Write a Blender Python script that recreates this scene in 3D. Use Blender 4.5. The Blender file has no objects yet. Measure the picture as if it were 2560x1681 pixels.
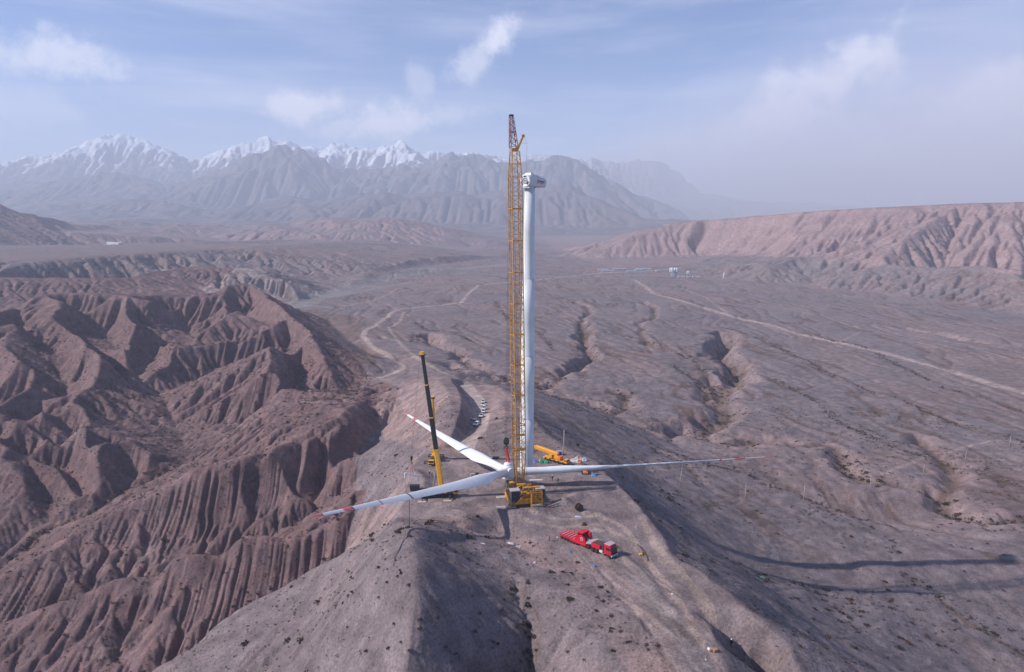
import bpy, bmesh, math, random, time
import numpy as np
from mathutils import Vector, Matrix

random.seed(7); RNG = np.random.RandomState(7)
C = bpy.context.scene
COL = C.collection
CAM = Vector((0, 0, 88.0))

# ------------------------------------------------------------------ camera
cd = bpy.data.cameras.new('camera'); cam = bpy.data.objects.new('camera', cd); COL.objects.link(cam)
cd.sensor_width = 36; cd.lens = 24.0; cd.clip_start = 1.0; cd.clip_end = 80000
cam.location = CAM
cam.rotation_euler = (Matrix.Rotation(math.radians(80.0), 3, 'X') @ Matrix.Rotation(math.radians(0.4), 3, 'Z')).to_euler()
C.camera = cam

# ------------------------------------------------------------------ sky, sun, exposure
SUN_DIR = Vector((-1.0, -0.12, 0.755)).normalized()      # towards the sun
SUN_EL = math.asin(SUN_DIR.z); SUN_AZ = math.atan2(SUN_DIR.x, SUN_DIR.y)
world = bpy.data.worlds.new('World'); C.world = world; world.use_nodes = True
wn = world.node_tree.nodes; wl = world.node_tree.links
for n in list(wn): wn.remove(n)

def wnode(t, **kw):
    n = wn.new(t)
    for k, v in kw.items(): setattr(n, k, v)
    return n
def wmath(op, a, b=None, c=None, clamp=False):
    n = wn.new('ShaderNodeMath'); n.operation = op; n.use_clamp = clamp
    for i, s in enumerate((a, b, c)):
        if s is None: continue
        if isinstance(s, (int, float)): n.inputs[i].default_value = s
        else: wl.new(s, n.inputs[i])
    return n.outputs[0]
sky = wnode('ShaderNodeTexSky', sky_type='NISHITA', sun_disc=False)
sky.sun_elevation = SUN_EL; sky.sun_rotation = SUN_AZ
sky.altitude = 1800; sky.air_density = 1.0; sky.dust_density = 1.2; sky.ozone_density = 1.5
tc = wnode('ShaderNodeTexCoord')
sep = wnode('ShaderNodeSeparateXYZ'); wl.new(tc.outputs['Generated'], sep.inputs[0])
SX, SY, SZ = sep.outputs
az = wmath('ARCTAN2', SX, SY)           # 0 straight ahead, + to the right
hor = wmath('SQRT', wmath('ADD', wmath('MULTIPLY', SX, SX), wmath('MULTIPLY', SY, SY)))
el = wmath('ARCTAN2', SZ, hor)
comb = wnode('ShaderNodeCombineXYZ'); wl.new(az, comb.inputs[0]); wl.new(el, comb.inputs[1])
def wnoise(scale, det, rough, sx=1, sy=1, off=0, dist=0):
    m = wnode('ShaderNodeMapping'); m.inputs['Scale'].default_value = (sx, sy, 1); m.inputs['Location'].default_value = (off, off*.7, 0)
    wl.new(comb.outputs[0], m.inputs[0])
    n = wnode('ShaderNodeTexNoise'); n.inputs['Scale'].default_value = scale; n.inputs['Detail'].default_value = det
    n.inputs['Roughness'].default_value = rough; n.inputs['Distortion'].default_value = dist
    wl.new(m.outputs[0], n.inputs['Vector']); return n.outputs['Fac']
def wramp(x, lo, hi):
    n = wnode('ShaderNodeMapRange', interpolation_type='SMOOTHSTEP'); n.inputs[1].default_value = lo; n.inputs[2].default_value = hi
    wl.new(x, n.inputs[0]); return n.outputs[0]
warp = wmath('MULTIPLY', wmath('SUBTRACT', wnoise(8, 10, .68), .5), 1.0)
warp2 = wmath('MULTIPLY', wmath('SUBTRACT', wnoise(22, 8, .7, off=5), .5), 1.0)
def blob(a0, e0, ra, re, rot=0, edge=.55, amp=1.0, k=1.7):
    """one cloud: an uneven patch of the sky around azimuth a0, elevation e0 (radians)"""
    dx = wmath('SUBTRACT', az, a0); dy = wmath('SUBTRACT', el, e0)
    c, s = math.cos(rot), math.sin(rot)
    u = wmath('DIVIDE', wmath('ADD', wmath('MULTIPLY', dx, c), wmath('MULTIPLY', dy, s)), ra)
    v = wmath('DIVIDE', wmath('SUBTRACT', wmath('MULTIPLY', dy, c), wmath('MULTIPLY', dx, s)), re)
    d = wmath('SQRT', wmath('ADD', wmath('MULTIPLY', u, u), wmath('MULTIPLY', v, v)))
    d = wmath('ADD', wmath('ADD', d, wmath('MULTIPLY', warp, k*1.9)), wmath('MULTIPLY', warp2, k))
    return wmath('MULTIPLY', wmath('SUBTRACT', 1.0, wramp(d, edge*.3, 1.1)), amp)
clouds = [
 blob(-.022, .234, .038, .027, .75, amp=.9), blob(-.055, .205, .042, .026, .5, amp=.65),
 blob(-.281, .141, .066, .026, .03, amp=1.), blob(-.175, .122, .08, .032, .1, amp=1.),
 blob(-.235, .120, .05, .016, .1, amp=.7), blob(-.130, .175, .020, .030, .2, amp=.4), blob(-.09, .135, .05, .02, .1, amp=.55),
 blob(.42, .168, .105, .048, .62, amp=1.0), blob(.36, .132, .11, .052, .5, amp=1.0), blob(.33, .105, .16, .04, .15, amp=.7),
 blob(.60, .125, .17, .05, .30, amp=.85), blob(.55, .07, .32, .055, .0, amp=.75),
 blob(-.585, .176, .085, .035, .05, amp=.8), blob(-.66, .20, .06, .05, .1, amp=.8), blob(-.62, .12, .14, .035, .0, amp=.4)]
cloud = clouds[0]
for q in clouds[1:]: cloud = wmath('MAXIMUM', cloud, q)
cirrus = wmath('MULTIPLY', wramp(wnoise(3.2, 6, .6, sx=.8, sy=5.5, off=2.3, dist=.3), .42, .80), .34)
veil = wmath('MULTIPLY', wmath('SUBTRACT', 1.0, wramp(el, .02, .26)), .30)
streak = wmath('MULTIPLY', wramp(wnoise(2.0, 5, .55, sx=.6, sy=7, off=8.1), .40, .72), wramp(wmath('MULTIPLY', az, -1.0), -.1, .5))
cloud = wmath('ADD', cloud, wmath('MULTIPLY', wmath('ADD', wmath('ADD', cirrus, veil), wmath('MULTIPLY', streak, .35)), wmath('SUBTRACT', 1.0, cloud)), clamp=True)

world_out = wnode('ShaderNodeOutputWorld'); bg = wnode('ShaderNodeBackground')
SKY_STRENGTH = 0.088
def wmix(f, a, b, mode='MIX'):
    n = wnode('ShaderNodeMix', data_type='RGBA', blend_type=mode)
    if isinstance(f, (int, float)): n.inputs[0].default_value = f
    else: wl.new(f, n.inputs[0])
    for i, s in ((6, a), (7, b)):
        if isinstance(s, tuple): n.inputs[i].default_value = s
        else: wl.new(s, n.inputs[i])
    return n.outputs[2]
skyc = wmix(1.0, sky.outputs[0], (.66, .90, 1.30, 1), 'MULTIPLY')
skyc = wmix(cloud, skyc, (9.4, 9.5, 10.9, 1))
wl.new(skyc, bg.inputs['Color'])
bg.inputs['Strength'].default_value = SKY_STRENGTH
wl.new(bg.outputs[0], world_out.inputs[0])
sun_d = bpy.data.lights.new('sun', 'SUN'); sun = bpy.data.objects.new('sun', sun_d); COL.objects.link(sun)
sun_d.energy = 5.0; sun_d.angle = math.radians(0.53); sun_d.color = (1.0, 0.93, 0.86)
sun.rotation_euler = SUN_DIR.to_track_quat('Z', 'Y').to_euler()
C.view_settings.view_transform = 'Standard'; C.view_settings.look = 'None'
C.view_settings.exposure = 0.24; C.view_settings.gamma = 1.0; C.view_settings.use_curve_mapping = False
C.cycles.volume_bounces = 1; C.cycles.max_bounces = 5; C.cycles.diffuse_bounces = 2; C.cycles.volume_step_rate = 1
C.cycles.use_denoising = True

# ------------------------------------------------------------------ materials
MATS = {}
def mat(name, color, rough=.6, metal=0.0, noise=.12, nscale=3.0, bump=0.0, spec=.4):
    if name in MATS: return MATS[name]
    m = bpy.data.materials.new(name); m.use_nodes = True; MATS[name] = m
    nt = m.node_tree; b = nt.nodes['Principled BSDF']
    b.inputs['Roughness'].default_value = rough; b.inputs['Metallic'].default_value = metal
    b.inputs['Specular IOR Level'].default_value = spec
    t = nt.nodes.new('ShaderNodeTexCoord'); n = nt.nodes.new('ShaderNodeTexNoise')
    n.inputs['Scale'].default_value = nscale; n.inputs['Detail'].default_value = 5
    nt.links.new(t.outputs['Object'], n.inputs['Vector'])
    r = nt.nodes.new('ShaderNodeValToRGB')
    r.color_ramp.elements[0].position = .3; r.color_ramp.elements[1].position = .7
    r.color_ramp.elements[0].color = tuple(max(0, c*(1-noise)*.95) for c in color)+(1,)
    r.color_ramp.elements[1].color = tuple(min(1, c*(1+noise*.6)) for c in color)+(1,)
    nt.links.new(n.outputs['Fac'], r.inputs[0]); nt.links.new(r.outputs[0], b.inputs['Base Color'])
    if bump:
        bp = nt.nodes.new('ShaderNodeBump'); bp.inputs['Strength'].default_value = bump
        nt.links.new(n.outputs['Fac'], bp.inputs['Height']); nt.links.new(bp.outputs[0], b.inputs['Normal'])
    return m

LINES=[[[-22.4,247.2,0.0],[-33.0,247.0,0.0],[-37.0,225.6,0.0],[-37.4,206.5,0.0],[-34.7,190.3,0.0]],
[[-21.1,249.9,0.0],[-9.5,245.2,0.0],[3.3,244.2,0.0],[16.9,245.8,-0.0],[25.9,245.1,0.0],[32.2,235.5,0.0]],
[[32.2,235.5,0.0],[34.9,219.6,0.0],[37.0,211.1,0.0],[39.8,197.9,0.3],[41.6,183.2,0.8],[42.4,175.8,1.0],[41.4,166.1,1.6],[44.1,158.9,2.2],[46.9,154.8,2.8],[47.9,148.9,3.3],[50.0,143.9,4.0],[49.7,136.5,4.8],[51.7,133.5,5.0],[52.5,129.8,5.0],[53.7,126.3,4.0],[55.9,121.4,3.0],[57.4,119.4,1.0],[59.8,113.8,-4.0]],
[[-34.7,190.3,0.0],[-28.8,187.0,0.3],[-20.1,182.4,3.0],[-11.2,185.3,3.2],[-4.3,188.1,0.0],[5.9,176.4,0.2],[13.2,169.3,0.4],[20.6,159.2,0.8],[25.3,147.3,1.3],[28.3,136.0,2.3],[30.1,124.2,3.6],[30.8,113.6,5.0],[30.7,102.2,6.0]],
[[44.3,129.2,3.5],[46.7,129.9,-2.0],[48.9,127.8,-7.0],[51.7,124.9,-14.0]],
[[43.5,128.0,4.6],[41.9,121.9,4.4],[40.9,116.3,4.5],[40.2,110.8,4.0],[39.6,104.1,3.0]],
[[49.6,127.2,3.5],[52.3,123.8,0.5],[53.6,119.2,-4.0]],
[[41.0,233.0,-5.0],[54.0,233.0,-16.0],[66.0,233.7,-24.0],[78.0,235.0,-31.5],[93.0,237.0,-37.0],[109.0,239.0,-40.5],[125.0,241.0,-42.0],[158.0,245.0,-43.0],[199.0,250.0,-44.0]],
[[52.0,219.0,-13.0],[64.0,219.4,-21.5],[73.0,220.6,-27.5],[88.0,222.0,-34.5],[102.5,223.0,-39.0],[117.0,223.6,-41.5],[132.0,224.4,-43.5],[163.0,226.0,-45.5]],
[[54.0,196.0,-7.0],[66.0,192.0,-14.5],[85.0,188.0,-26.0],[110.0,184.0,-36.0],[140.0,180.0,-44.0],[180.0,176.0,-48.0]],
[[60.0,160.0,-5.0],[76.0,156.0,-14.5],[98.0,150.0,-27.0],[125.0,146.0,-37.0],[160.0,140.0,-47.0],[200.0,132.0,-51.0]],
[[78.0,128.0,-6.0],[96.0,120.0,-16.5],[118.0,110.0,-28.0],[145.0,98.0,-42.0],[180.0,90.0,-48.0]],
[[38.0,262.0,-7.0],[52.0,270.0,-18.0],[68.0,276.0,-29.0],[90.0,284.0,-38.0],[120.0,292.0,-44.0],[160.0,300.0,-48.0]],
[[30.0,300.0,-12.0],[46.0,314.0,-25.0],[66.0,326.0,-36.0],[95.0,336.0,-43.0],[130.0,345.0,-48.0]],
[[-10.0,246.1,3.0],[3.3,245.3,3.2],[16.7,249.2,3.4]],
[[16.7,249.2,3.4],[13.6,266.7,1.5],[10.0,291.4,-1.0],[7.1,324.4,-5.0],[2.5,377.5,-12.0],[-7.3,415.6,-17.0]],
[[1.9,266.4,1.5],[-2.5,297.2,-1.0],[-7.2,353.4,-9.0]],
[[-10.0,246.1,3.0],[-14.0,259.0,0.5],[-12.6,281.2,-2.5],[-10.5,323.9,-7.0]],
[[-19.5,248.6,-0.0],[-16.5,274.5,-3.0],[-13.3,297.9,-6.0],[-10.2,332.4,-9.5],[-10.4,367.9,-13.0],[-12.9,396.8,-16.0]],
[[-23.0,246.0,0.0],[-22.8,255.0,-1.0],[-21.3,266.0,-2.6],[-19.0,282.0,-4.6],[-18.6,305.0,-7.3],[-20.4,335.0,-10.3],[-25.6,374.0,-15.2],[-36.0,433.0,-22.0]],
[[-27.0,244.0,0.0],[-25.5,253.0,0.2],[-23.5,264.0,1.2],[-21.0,281.0,1.8],[-20.6,305.0,0.3],[-22.6,335.0,-3.0],[-28.0,374.0,-8.2],[-38.0,433.0,-17.0],[-46.0,470.0,-24.0]],
[[-34.0,250.0,-3.0],[-33.0,265.0,-1.0],[-30.0,283.0,1.0],[-29.0,306.0,0.5],[-32.0,336.0,-1.5],[-38.0,374.0,-6.5],[-48.0,425.0,-15.0]],
[[-120.3,729.0,-50.0],[-95.5,649.8,-46.0],[-66.5,567.6,-39.0],[-45.2,503.2,-31.0],[-33.4,470.1,-26.0],[-20.4,423.1,-19.0],[-9.6,405.6,-17.0]],
[[-31.6,282.9,-0.5],[-38.6,328.7,-4.5],[-49.7,385.1,-12.0],[-62.3,432.6,-19.0],[-77.3,477.0,-28.0],[-90.9,513.6,-36.0]],
[[-39.7,272.6,-6.0],[-49.4,290.2,-14.0],[-62.1,318.5,-24.0],[-76.2,341.4,-33.0]],
[[-38.5,328.4,-4.4],[-45.3,326.2,-10.0],[-54.8,334.7,-20.0],[-65.0,350.8,-30.4]],
[[-55.0,388.6,-19.0],[-62.5,390.8,-27.0],[-69.8,390.9,-32.0],[-76.2,380.2,-36.0]],
[[-62.3,432.6,-19.0],[-70.8,419.6,-25.0],[-75.6,397.3,-29.0],[-78.4,386.0,-33.0]],
[[-75.5,395.7,-36.0],[-78.9,370.8,-36.5],[-79.3,355.5,-38.0],[-79.0,344.9,-40.0],[-85.0,338.1,-43.0],[-94.9,325.7,-47.0],[-94.4,310.2,-50.0],[-104.7,298.9,-55.0],[-114.7,291.5,-58.0],[-130.3,288.7,-62.0],[-147.6,275.2,-66.0],[-171.1,261.1,-71.0],[-196.6,251.6,-76.0],[-219.2,246.7,-80.0]],
[[-94.6,484.0,-34.0],[-91.3,426.5,-27.0],[-84.8,364.2,-18.0],[-89.0,342.1,-17.0],[-101.9,331.1,-19.0],[-110.5,331.4,-20.0],[-120.9,329.8,-21.0],[-125.5,321.5,-21.0],[-138.2,318.1,-24.0],[-145.1,314.3,-29.0],[-157.4,315.9,-36.0],[-169.0,312.1,-44.0],[-183.6,310.6,-49.0],[-192.2,302.7,-53.0],[-201.1,295.8,-57.0],[-209.1,275.9,-61.0],[-218.9,270.4,-65.0],[-233.7,262.0,-72.0]],
[[-89.0,342.1,-17.0],[-85.7,339.2,-26.0],[-81.0,340.4,-34.0]],
[[-107.4,331.8,-20.1],[-104.6,325.9,-29.0],[-107.5,327.1,-40.0],[-106.0,314.9,-47.6]],
[[-100.3,343.1,-28.5],[-92.7,325.6,-33.0],[-94.4,328.0,-44.5]],
[[-126.2,323.3,-21.6],[-124.5,327.7,-34.0],[-125.7,318.3,-45.0],[-125.1,305.1,-53.6]],
[[-118.0,333.4,-27.5],[-112.9,316.7,-36.0],[-114.7,314.4,-49.5]],
[[-136.0,321.5,-31.8],[-135.3,308.4,-43.0],[-136.7,305.2,-55.8]],
[[-145.1,314.3,-29.0],[-146.8,313.2,-41.0],[-149.0,303.4,-53.0],[-151.4,295.0,-61.0]],
[[-169.0,312.1,-44.0],[-166.3,307.5,-53.0],[-168.8,292.8,-62.0]],
[[-127.4,558.3,-47.0],[-133.1,513.5,-49.0],[-153.9,489.6,-52.0],[-182.8,470.6,-56.0],[-190.9,434.5,-60.0],[-201.4,405.3,-64.0],[-210.6,390.1,-66.0],[-217.8,385.4,-67.0],[-224.5,368.6,-70.0],[-231.2,353.6,-73.0],[-242.4,337.1,-76.0],[-246.8,320.4,-79.0],[-247.6,306.5,-81.0],[-260.8,293.3,-85.0]],
[[-61.3,261.1,-28.0],[-60.4,247.0,-26.0],[-68.3,244.8,-27.0],[-77.2,242.9,-28.0],[-92.2,243.9,-31.0],[-110.5,248.7,-36.0],[-124.7,246.2,-42.0],[-137.1,248.8,-46.0],[-158.4,247.6,-54.0],[-177.6,243.6,-61.0],[-197.1,240.5,-67.0],[-215.4,235.3,-74.0]],
[[-70.3,246.2,-28.0],[-67.7,241.6,-32.0],[-72.5,241.3,-40.0]],
[[-98.4,246.5,-33.0],[-96.7,241.4,-37.0],[-102.7,239.8,-46.0],[-106.1,232.1,-53.0]],
[[-86.6,247.9,-36.1],[-87.3,239.8,-41.0],[-95.3,235.6,-50.1]],
[[-124.7,246.2,-42.0],[-121.3,240.2,-48.0],[-123.8,231.5,-56.0],[-127.8,221.0,-62.0]],
[[-112.1,248.2,-43.1],[-113.6,236.3,-49.0],[-117.6,230.8,-57.1]],
[[-152.9,246.9,-52.0],[-145.4,238.3,-57.0],[-149.1,225.2,-65.0]],
[[-138.0,248.5,-51.1],[-137.5,234.6,-58.0],[-142.9,226.9,-66.1]],
[[-62.6,232.7,-37.0],[-71.8,238.1,-44.0],[-86.9,232.4,-53.0],[-103.1,223.9,-59.0],[-111.1,215.8,-63.0],[-126.0,203.8,-68.0],[-152.1,196.1,-74.0]],
[[-37.4,206.5,0.0],[-49.9,231.5,-13.0],[-62.3,252.0,-24.0]],
[[-34.7,190.3,0.0],[-42.2,200.2,-10.0],[-52.2,209.1,-20.0],[-62.4,226.7,-33.0]],
[[-37.0,225.6,0.0],[-49.4,252.0,-12.0],[-64.5,280.2,-26.0],[-75.8,292.8,-36.0]],
[[-25.1,159.5,11.5],[-23.0,152.8,12.8],[-20.4,142.9,13.3],[-19.2,135.1,12.8],[-18.7,125.2,10.5],[-21.3,120.3,8.0],[-22.0,117.1,5.5],[-22.1,114.3,2.5],[-26.7,114.4,-6.0]],
[[-28.3,157.4,11.0],[-32.8,157.7,8.5],[-45.6,182.7,-7.0],[-55.1,195.6,-16.0],[-65.0,198.9,-23.0],[-74.0,198.5,-29.0],[-83.7,199.8,-34.0],[-90.1,197.8,-37.0],[-92.1,187.8,-38.0],[-98.8,182.5,-41.0],[-107.8,179.7,-45.0],[-118.8,176.8,-50.0]],
[[-29.1,141.4,12.3],[-33.4,141.8,8.0],[-44.6,156.9,-6.0],[-55.1,166.5,-20.0],[-59.1,158.7,-24.0],[-63.6,153.1,-29.0]],
[[-11.2,181.5,3.0],[-11.3,172.0,4.0],[-11.6,165.0,4.3],[-7.1,158.7,3.0],[-1.0,152.4,1.2],[2.3,146.7,-0.6],[4.5,140.6,-2.8],[4.1,135.1,-5.0],[3.7,130.4,-7.5],[2.2,124.3,-13.0]],
[[-14.2,148.7,8.3],[-10.4,140.8,6.8],[-8.1,132.8,4.0],[-7.7,126.0,1.2],[-7.8,120.8,-2.2]],
[[-22.4,166.6,9.0],[-19.1,163.1,9.6],[-15.5,163.2,7.2],[-12.8,164.1,5.0]],
[[-3.1,184.4,-2.0],[5.5,162.3,1.2],[11.6,146.9,1.4],[15.1,133.9,1.6],[16.4,122.8,1.8],[16.8,113.9,1.5]],
[[-94.5,519.3,-39.0],[-112.2,546.3,-45.0],[-104.9,562.1,-46.0],[-97.1,585.1,-46.0],[-98.1,600.2,-46.5],[-124.9,672.3,-50.0],[-150.7,722.2,-52.0],[-178.7,805.2,-55.0],[-185.4,854.5,-56.0],[-180.9,923.9,-57.0],[-182.6,1041.7,-58.5],[-176.0,1073.1,-59.0],[-130.2,1122.2,-60.0],[-88.2,1172.3,-60.0],[-84.4,1319.5,-60.5],[-74.2,1471.8,-61.0],[-4.5,1548.9,-61.0],[108.3,1680.1,-61.0],[235.0,1834.6,-61.0]],
[[-116.1,544.9,-42.0],[-126.7,556.2,-41.0],[-145.4,578.7,-36.0],[-164.6,607.8,-29.0],[-173.6,607.5,-22.0],[-179.8,608.6,-16.0],[-183.8,594.5,-14.0],[-226.2,679.9,-10.0],[-269.5,765.9,-7.0],[-310.4,836.6,-4.0],[-348.7,905.5,-1.0],[-361.5,922.5,0.0],[-368.0,887.7,-1.0],[-372.5,860.5,-7.0],[-398.6,867.0,-13.0],[-399.3,815.5,-12.0],[-396.8,763.8,-9.0],[-414.8,764.2,-6.0],[-430.5,759.9,-2.0],[-453.5,753.5,-5.0],[-471.7,739.2,-10.0],[-496.3,751.0,-5.0],[-521.8,765.4,-1.0],[-530.3,749.0,-5.0],[-522.0,712.1,-9.0],[-509.8,672.9,-9.0],[-558.5,658.4,-16.0]],
[[-112.0,645.8,-52.0],[-141.9,678.3,-53.0],[-191.3,783.4,-56.0],[-260.6,955.3,-59.0],[-322.6,1048.0,-61.0],[-364.3,1099.9,-62.0]],
[[-232.0,697.3,-12.5],[-233.1,682.2,-12.0],[-249.6,646.5,-19.0],[-264.8,632.1,-24.0],[-289.5,621.6,-31.0],[-300.2,584.2,-39.0],[-313.3,557.3,-50.5]],
[[-188.3,609.1,-16.5],[-190.2,560.2,-15.0],[-174.1,504.2,-21.0],[-171.8,486.2,-24.0],[-164.1,450.9,-29.0],[-167.5,442.4,-34.0],[-178.0,439.7,-50.5]],
[[-184.2,623.3,-18.5],[-161.5,563.4,-26.0],[-144.9,536.9,-37.0],[-137.8,526.2,-47.5]],
[[-240.4,697.1,-32.2],[-256.0,670.7,-40.0],[-264.6,613.4,-48.0],[-282.4,579.6,-55.0],[-292.5,550.6,-60.0],[-245.9,481.4,-64.0],[-207.4,417.8,-65.2]],
[[-207.2,637.1,-37.2],[-185.8,578.9,-47.0],[-167.4,518.5,-52.2]],
[[-374.3,909.2,-4.2],[-320.4,771.2,-8.0],[-319.2,726.8,-16.0],[-320.3,690.5,-25.0],[-327.0,682.7,-38.2]],
[[-335.5,807.4,-12.5],[-297.7,751.0,-17.0],[-283.3,757.1,-29.5]],
[[-316.2,835.4,-26.2],[-320.4,794.5,-35.0],[-325.6,761.0,-40.0],[-333.4,717.5,-45.0],[-343.8,676.8,-50.0],[-353.7,656.4,-54.0],[-335.6,593.9,-55.2]],
[[-441.0,778.5,-4.2],[-386.8,688.4,-7.0],[-352.8,664.0,-15.0],[-314.7,618.7,-25.0],[-310.3,631.0,-40.2]],
[[-403.8,802.5,-27.2],[-377.0,774.5,-37.0],[-330.2,690.2,-44.2]],
[[-447.8,774.8,-5.2],[-376.1,653.8,-14.0],[-346.8,612.6,-26.0],[-340.8,609.4,-40.2]],
[[-400.6,726.3,-25.2],[-374.5,695.0,-37.0],[-344.5,647.8,-44.2]],
[[-534.7,784.3,-3.2],[-446.8,674.7,-8.0],[-369.5,591.0,-19.0],[-332.7,562.3,-27.0],[-309.2,544.9,-36.0],[-319.3,580.9,-50.2]],
[[-481.4,752.2,-25.2],[-435.1,717.2,-37.0],[-372.1,641.8,-43.2]],
[[-533.8,728.2,-11.2],[-454.5,632.9,-11.0],[-362.9,555.0,-19.0],[-341.6,548.7,-23.0],[-319.6,512.0,-30.0],[-317.0,496.0,-38.0],[-334.9,502.6,-48.2]],
[[-439.1,671.2,-29.2],[-393.7,639.8,-41.0],[-347.3,590.4,-49.0],[-327.0,571.8,-55.2]],
[[-489.3,614.4,-16.2],[-432.7,567.2,-18.0],[-381.7,521.8,-24.0],[-347.2,486.0,-30.0],[-338.8,473.0,-44.2]],
[[-473.9,652.4,-30.2],[-411.8,597.9,-42.0],[-363.0,542.8,-50.0],[-348.1,509.3,-54.2]],
[[-350.2,423.5,-44.0],[-338.6,435.8,-43.0],[-321.0,447.5,-41.0],[-308.4,463.8,-40.0],[-305.7,490.1,-41.0],[-307.4,508.3,-41.0],[-297.4,519.5,-45.0],[-272.8,522.3,-53.0]],
[[-304.8,458.4,-38.5],[-271.8,424.3,-41.0],[-247.5,410.2,-47.0],[-221.8,393.6,-54.0],[-217.5,393.4,-61.5]],
[[-302.9,476.6,-47.9],[-278.5,467.7,-57.0],[-231.8,431.1,-61.9]],
[[-317.2,442.3,-39.5],[-291.6,413.1,-43.0],[-259.5,393.0,-49.0],[-245.7,383.4,-53.0],[-236.2,365.7,-65.5]],
[[-318.6,456.2,-50.9],[-293.7,441.8,-59.0],[-250.2,411.8,-66.0],[-227.6,393.3,-67.9]],
[[-334.7,430.8,-41.5],[-303.4,404.1,-48.0],[-267.0,377.8,-56.0],[-244.0,361.4,-68.5]],
[[-331.9,447.1,-53.9],[-299.1,424.9,-63.0],[-272.4,398.6,-69.0],[-241.9,366.5,-71.9]],
[[-346.2,418.7,-42.5],[-304.5,387.7,-55.0],[-272.7,364.8,-63.0],[-252.2,346.2,-73.5]],
[[-334.9,428.1,-58.9],[-306.7,409.0,-68.0],[-266.8,371.3,-72.9]],
[[-405.2,499.3,-55.0],[-384.1,503.4,-56.0],[-356.1,502.8,-55.0],[-345.1,505.0,-53.0]],
[[-368.1,970.0,-62.0],[-356.9,1117.7,-63.0],[-333.9,1316.8,-63.5],[-294.5,1563.3,-63.5],[-236.1,1744.4,-63.0],[-127.1,1955.2,-62.0],[24.5,2247.9,-61.0],[179.0,2588.8,-60.0]],
[[-380.9,1194.4,-62.0],[-359.9,1270.9,-63.0],[-363.7,1488.9,-63.0],[-326.7,1737.0,-63.0],[-272.6,2016.7,-63.0],[-143.1,2306.0,-62.0],[27.5,2536.9,-61.0]],
[[-367.9,1301.4,-52.0],[-360.5,1496.1,-47.0],[-332.0,1767.7,-45.0],[-279.2,2068.6,-44.0],[-145.2,2341.6,-48.0],[28.9,2672.0,-55.0]],
[[-841.0,1001.9,-6.0],[-855.8,1141.2,-5.0],[-863.2,1250.7,-1.0],[-840.3,1318.9,0.0],[-833.0,1426.1,0.0],[-789.5,1591.4,0.0],[-706.4,1780.7,-1.0],[-649.5,2062.4,-2.0],[-628.7,2246.1,-3.0],[-538.4,2428.2,-8.0],[-426.6,2606.3,-20.0],[-329.5,2555.9,-35.0]],
[[-930.0,930.0,-58.0],[-860.0,1080.0,-60.0],[-800.0,1200.0,-60.0],[-720.0,1330.0,-60.0],[-640.0,1420.0,-60.0],[-520.0,1500.0,-60.0],[-440.0,1560.0,-58.0],[-330.0,1700.0,-52.0],[-280.0,1800.0,-50.0]],
[[-635.0,979.9,-35.0],[-630.5,1040.5,-22.0],[-630.5,1109.5,-14.0],[-626.3,1214.6,-9.0],[-607.6,1281.5,-5.0]],
[[-505.4,1160.7,-34.0],[-483.9,1212.1,-22.0],[-495.8,1305.9,-12.0],[-455.8,1295.1,-20.0],[-402.1,1221.6,-28.0],[-380.6,1215.4,-38.0],[-375.8,1178.5,-60.0]],
[[-1300.0,1500.0,2.0],[-1200.0,1800.0,-4.0],[-1100.0,2200.0,-6.0],[-900.0,2700.0,-8.0],[-600.0,2900.0,-18.0],[-300.0,3000.0,-48.0]],
[[-1931.1,2350.0,167.1],[-1808.6,2450.0,120.8],[-1762.9,2500.0,89.5],[-1673.0,2550.0,22.0],[-1544.2,2500.0,-30.7],[-1429.4,2400.0,-54.7]],
[[-1133.3,1356.3,-2.0],[-1471.3,1973.3,-4.0],[-1376.7,2037.4,-6.0],[-1079.7,1745.8,-8.0]],
[[-2600.0,3000.0,60.0],[-1900.0,3300.0,0.0],[-1500.0,3300.0,-30.0]],
[[-1192.0,3100.0,-38.1],[-1096.2,3250.0,1.7],[-1012.6,3350.0,15.3],[-822.0,3450.0,42.2],[-570.5,3500.0,55.3],[-388.7,3500.0,32.6],[-279.6,3400.0,-15.8],[-189.0,3200.0,-60.7]],
[[-914.9,2307.6,-18.0],[-884.0,2614.3,-25.0],[-713.5,2982.7,-32.0],[-492.0,3005.3,-40.0],[-306.9,2905.5,-48.0],[-142.7,2678.7,-55.0]],
[[-1500.0,4300.0,-20.0],[-800.0,4300.0,0.0],[-300.0,4200.0,-20.0]],
[[344.0,1634.0,-61.0],[530.0,1587.7,-61.0],[638.5,1512.4,-61.0],[740.8,1370.1,-62.0],[801.9,1215.0,-62.0],[812.4,1073.7,-63.0],[815.5,928.1,-64.0]],
[[678.9,2336.8,-42.0],[672.0,2141.0,-32.0],[769.6,1836.7,-20.0],[834.6,1556.3,-14.0],[897.3,1372.2,-12.0],[935.0,1249.6,-11.0],[980.5,1131.6,-10.0]],
[[208.0,2399.1,-60.0],[321.1,1969.9,-60.0],[500.4,2045.8,-55.0],[696.3,2304.2,-40.0],[749.5,1790.2,-10.0],[841.2,1570.8,-4.0],[907.8,1390.5,-2.0],[940.5,1259.0,0.0],[978.1,1130.7,0.0]],
[[253.9,2750.0,-56.0],[380.4,2750.0,-4.4],[518.5,2650.0,45.6],[586.4,2550.0,68.2],[717.4,2400.0,85.5],[889.2,2150.0,105.8],[998.9,2000.0,117.1],[1188.3,1850.0,130.3],[1284.6,1750.0,131.1],[1399.8,1650.0,134.5]],
[[800.0,3600.0,-20.0],[1500.0,3400.0,60.0],[2200.0,3000.0,110.0],[2900.0,2600.0,130.0],[3400.0,2200.0,150.0]],
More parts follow.
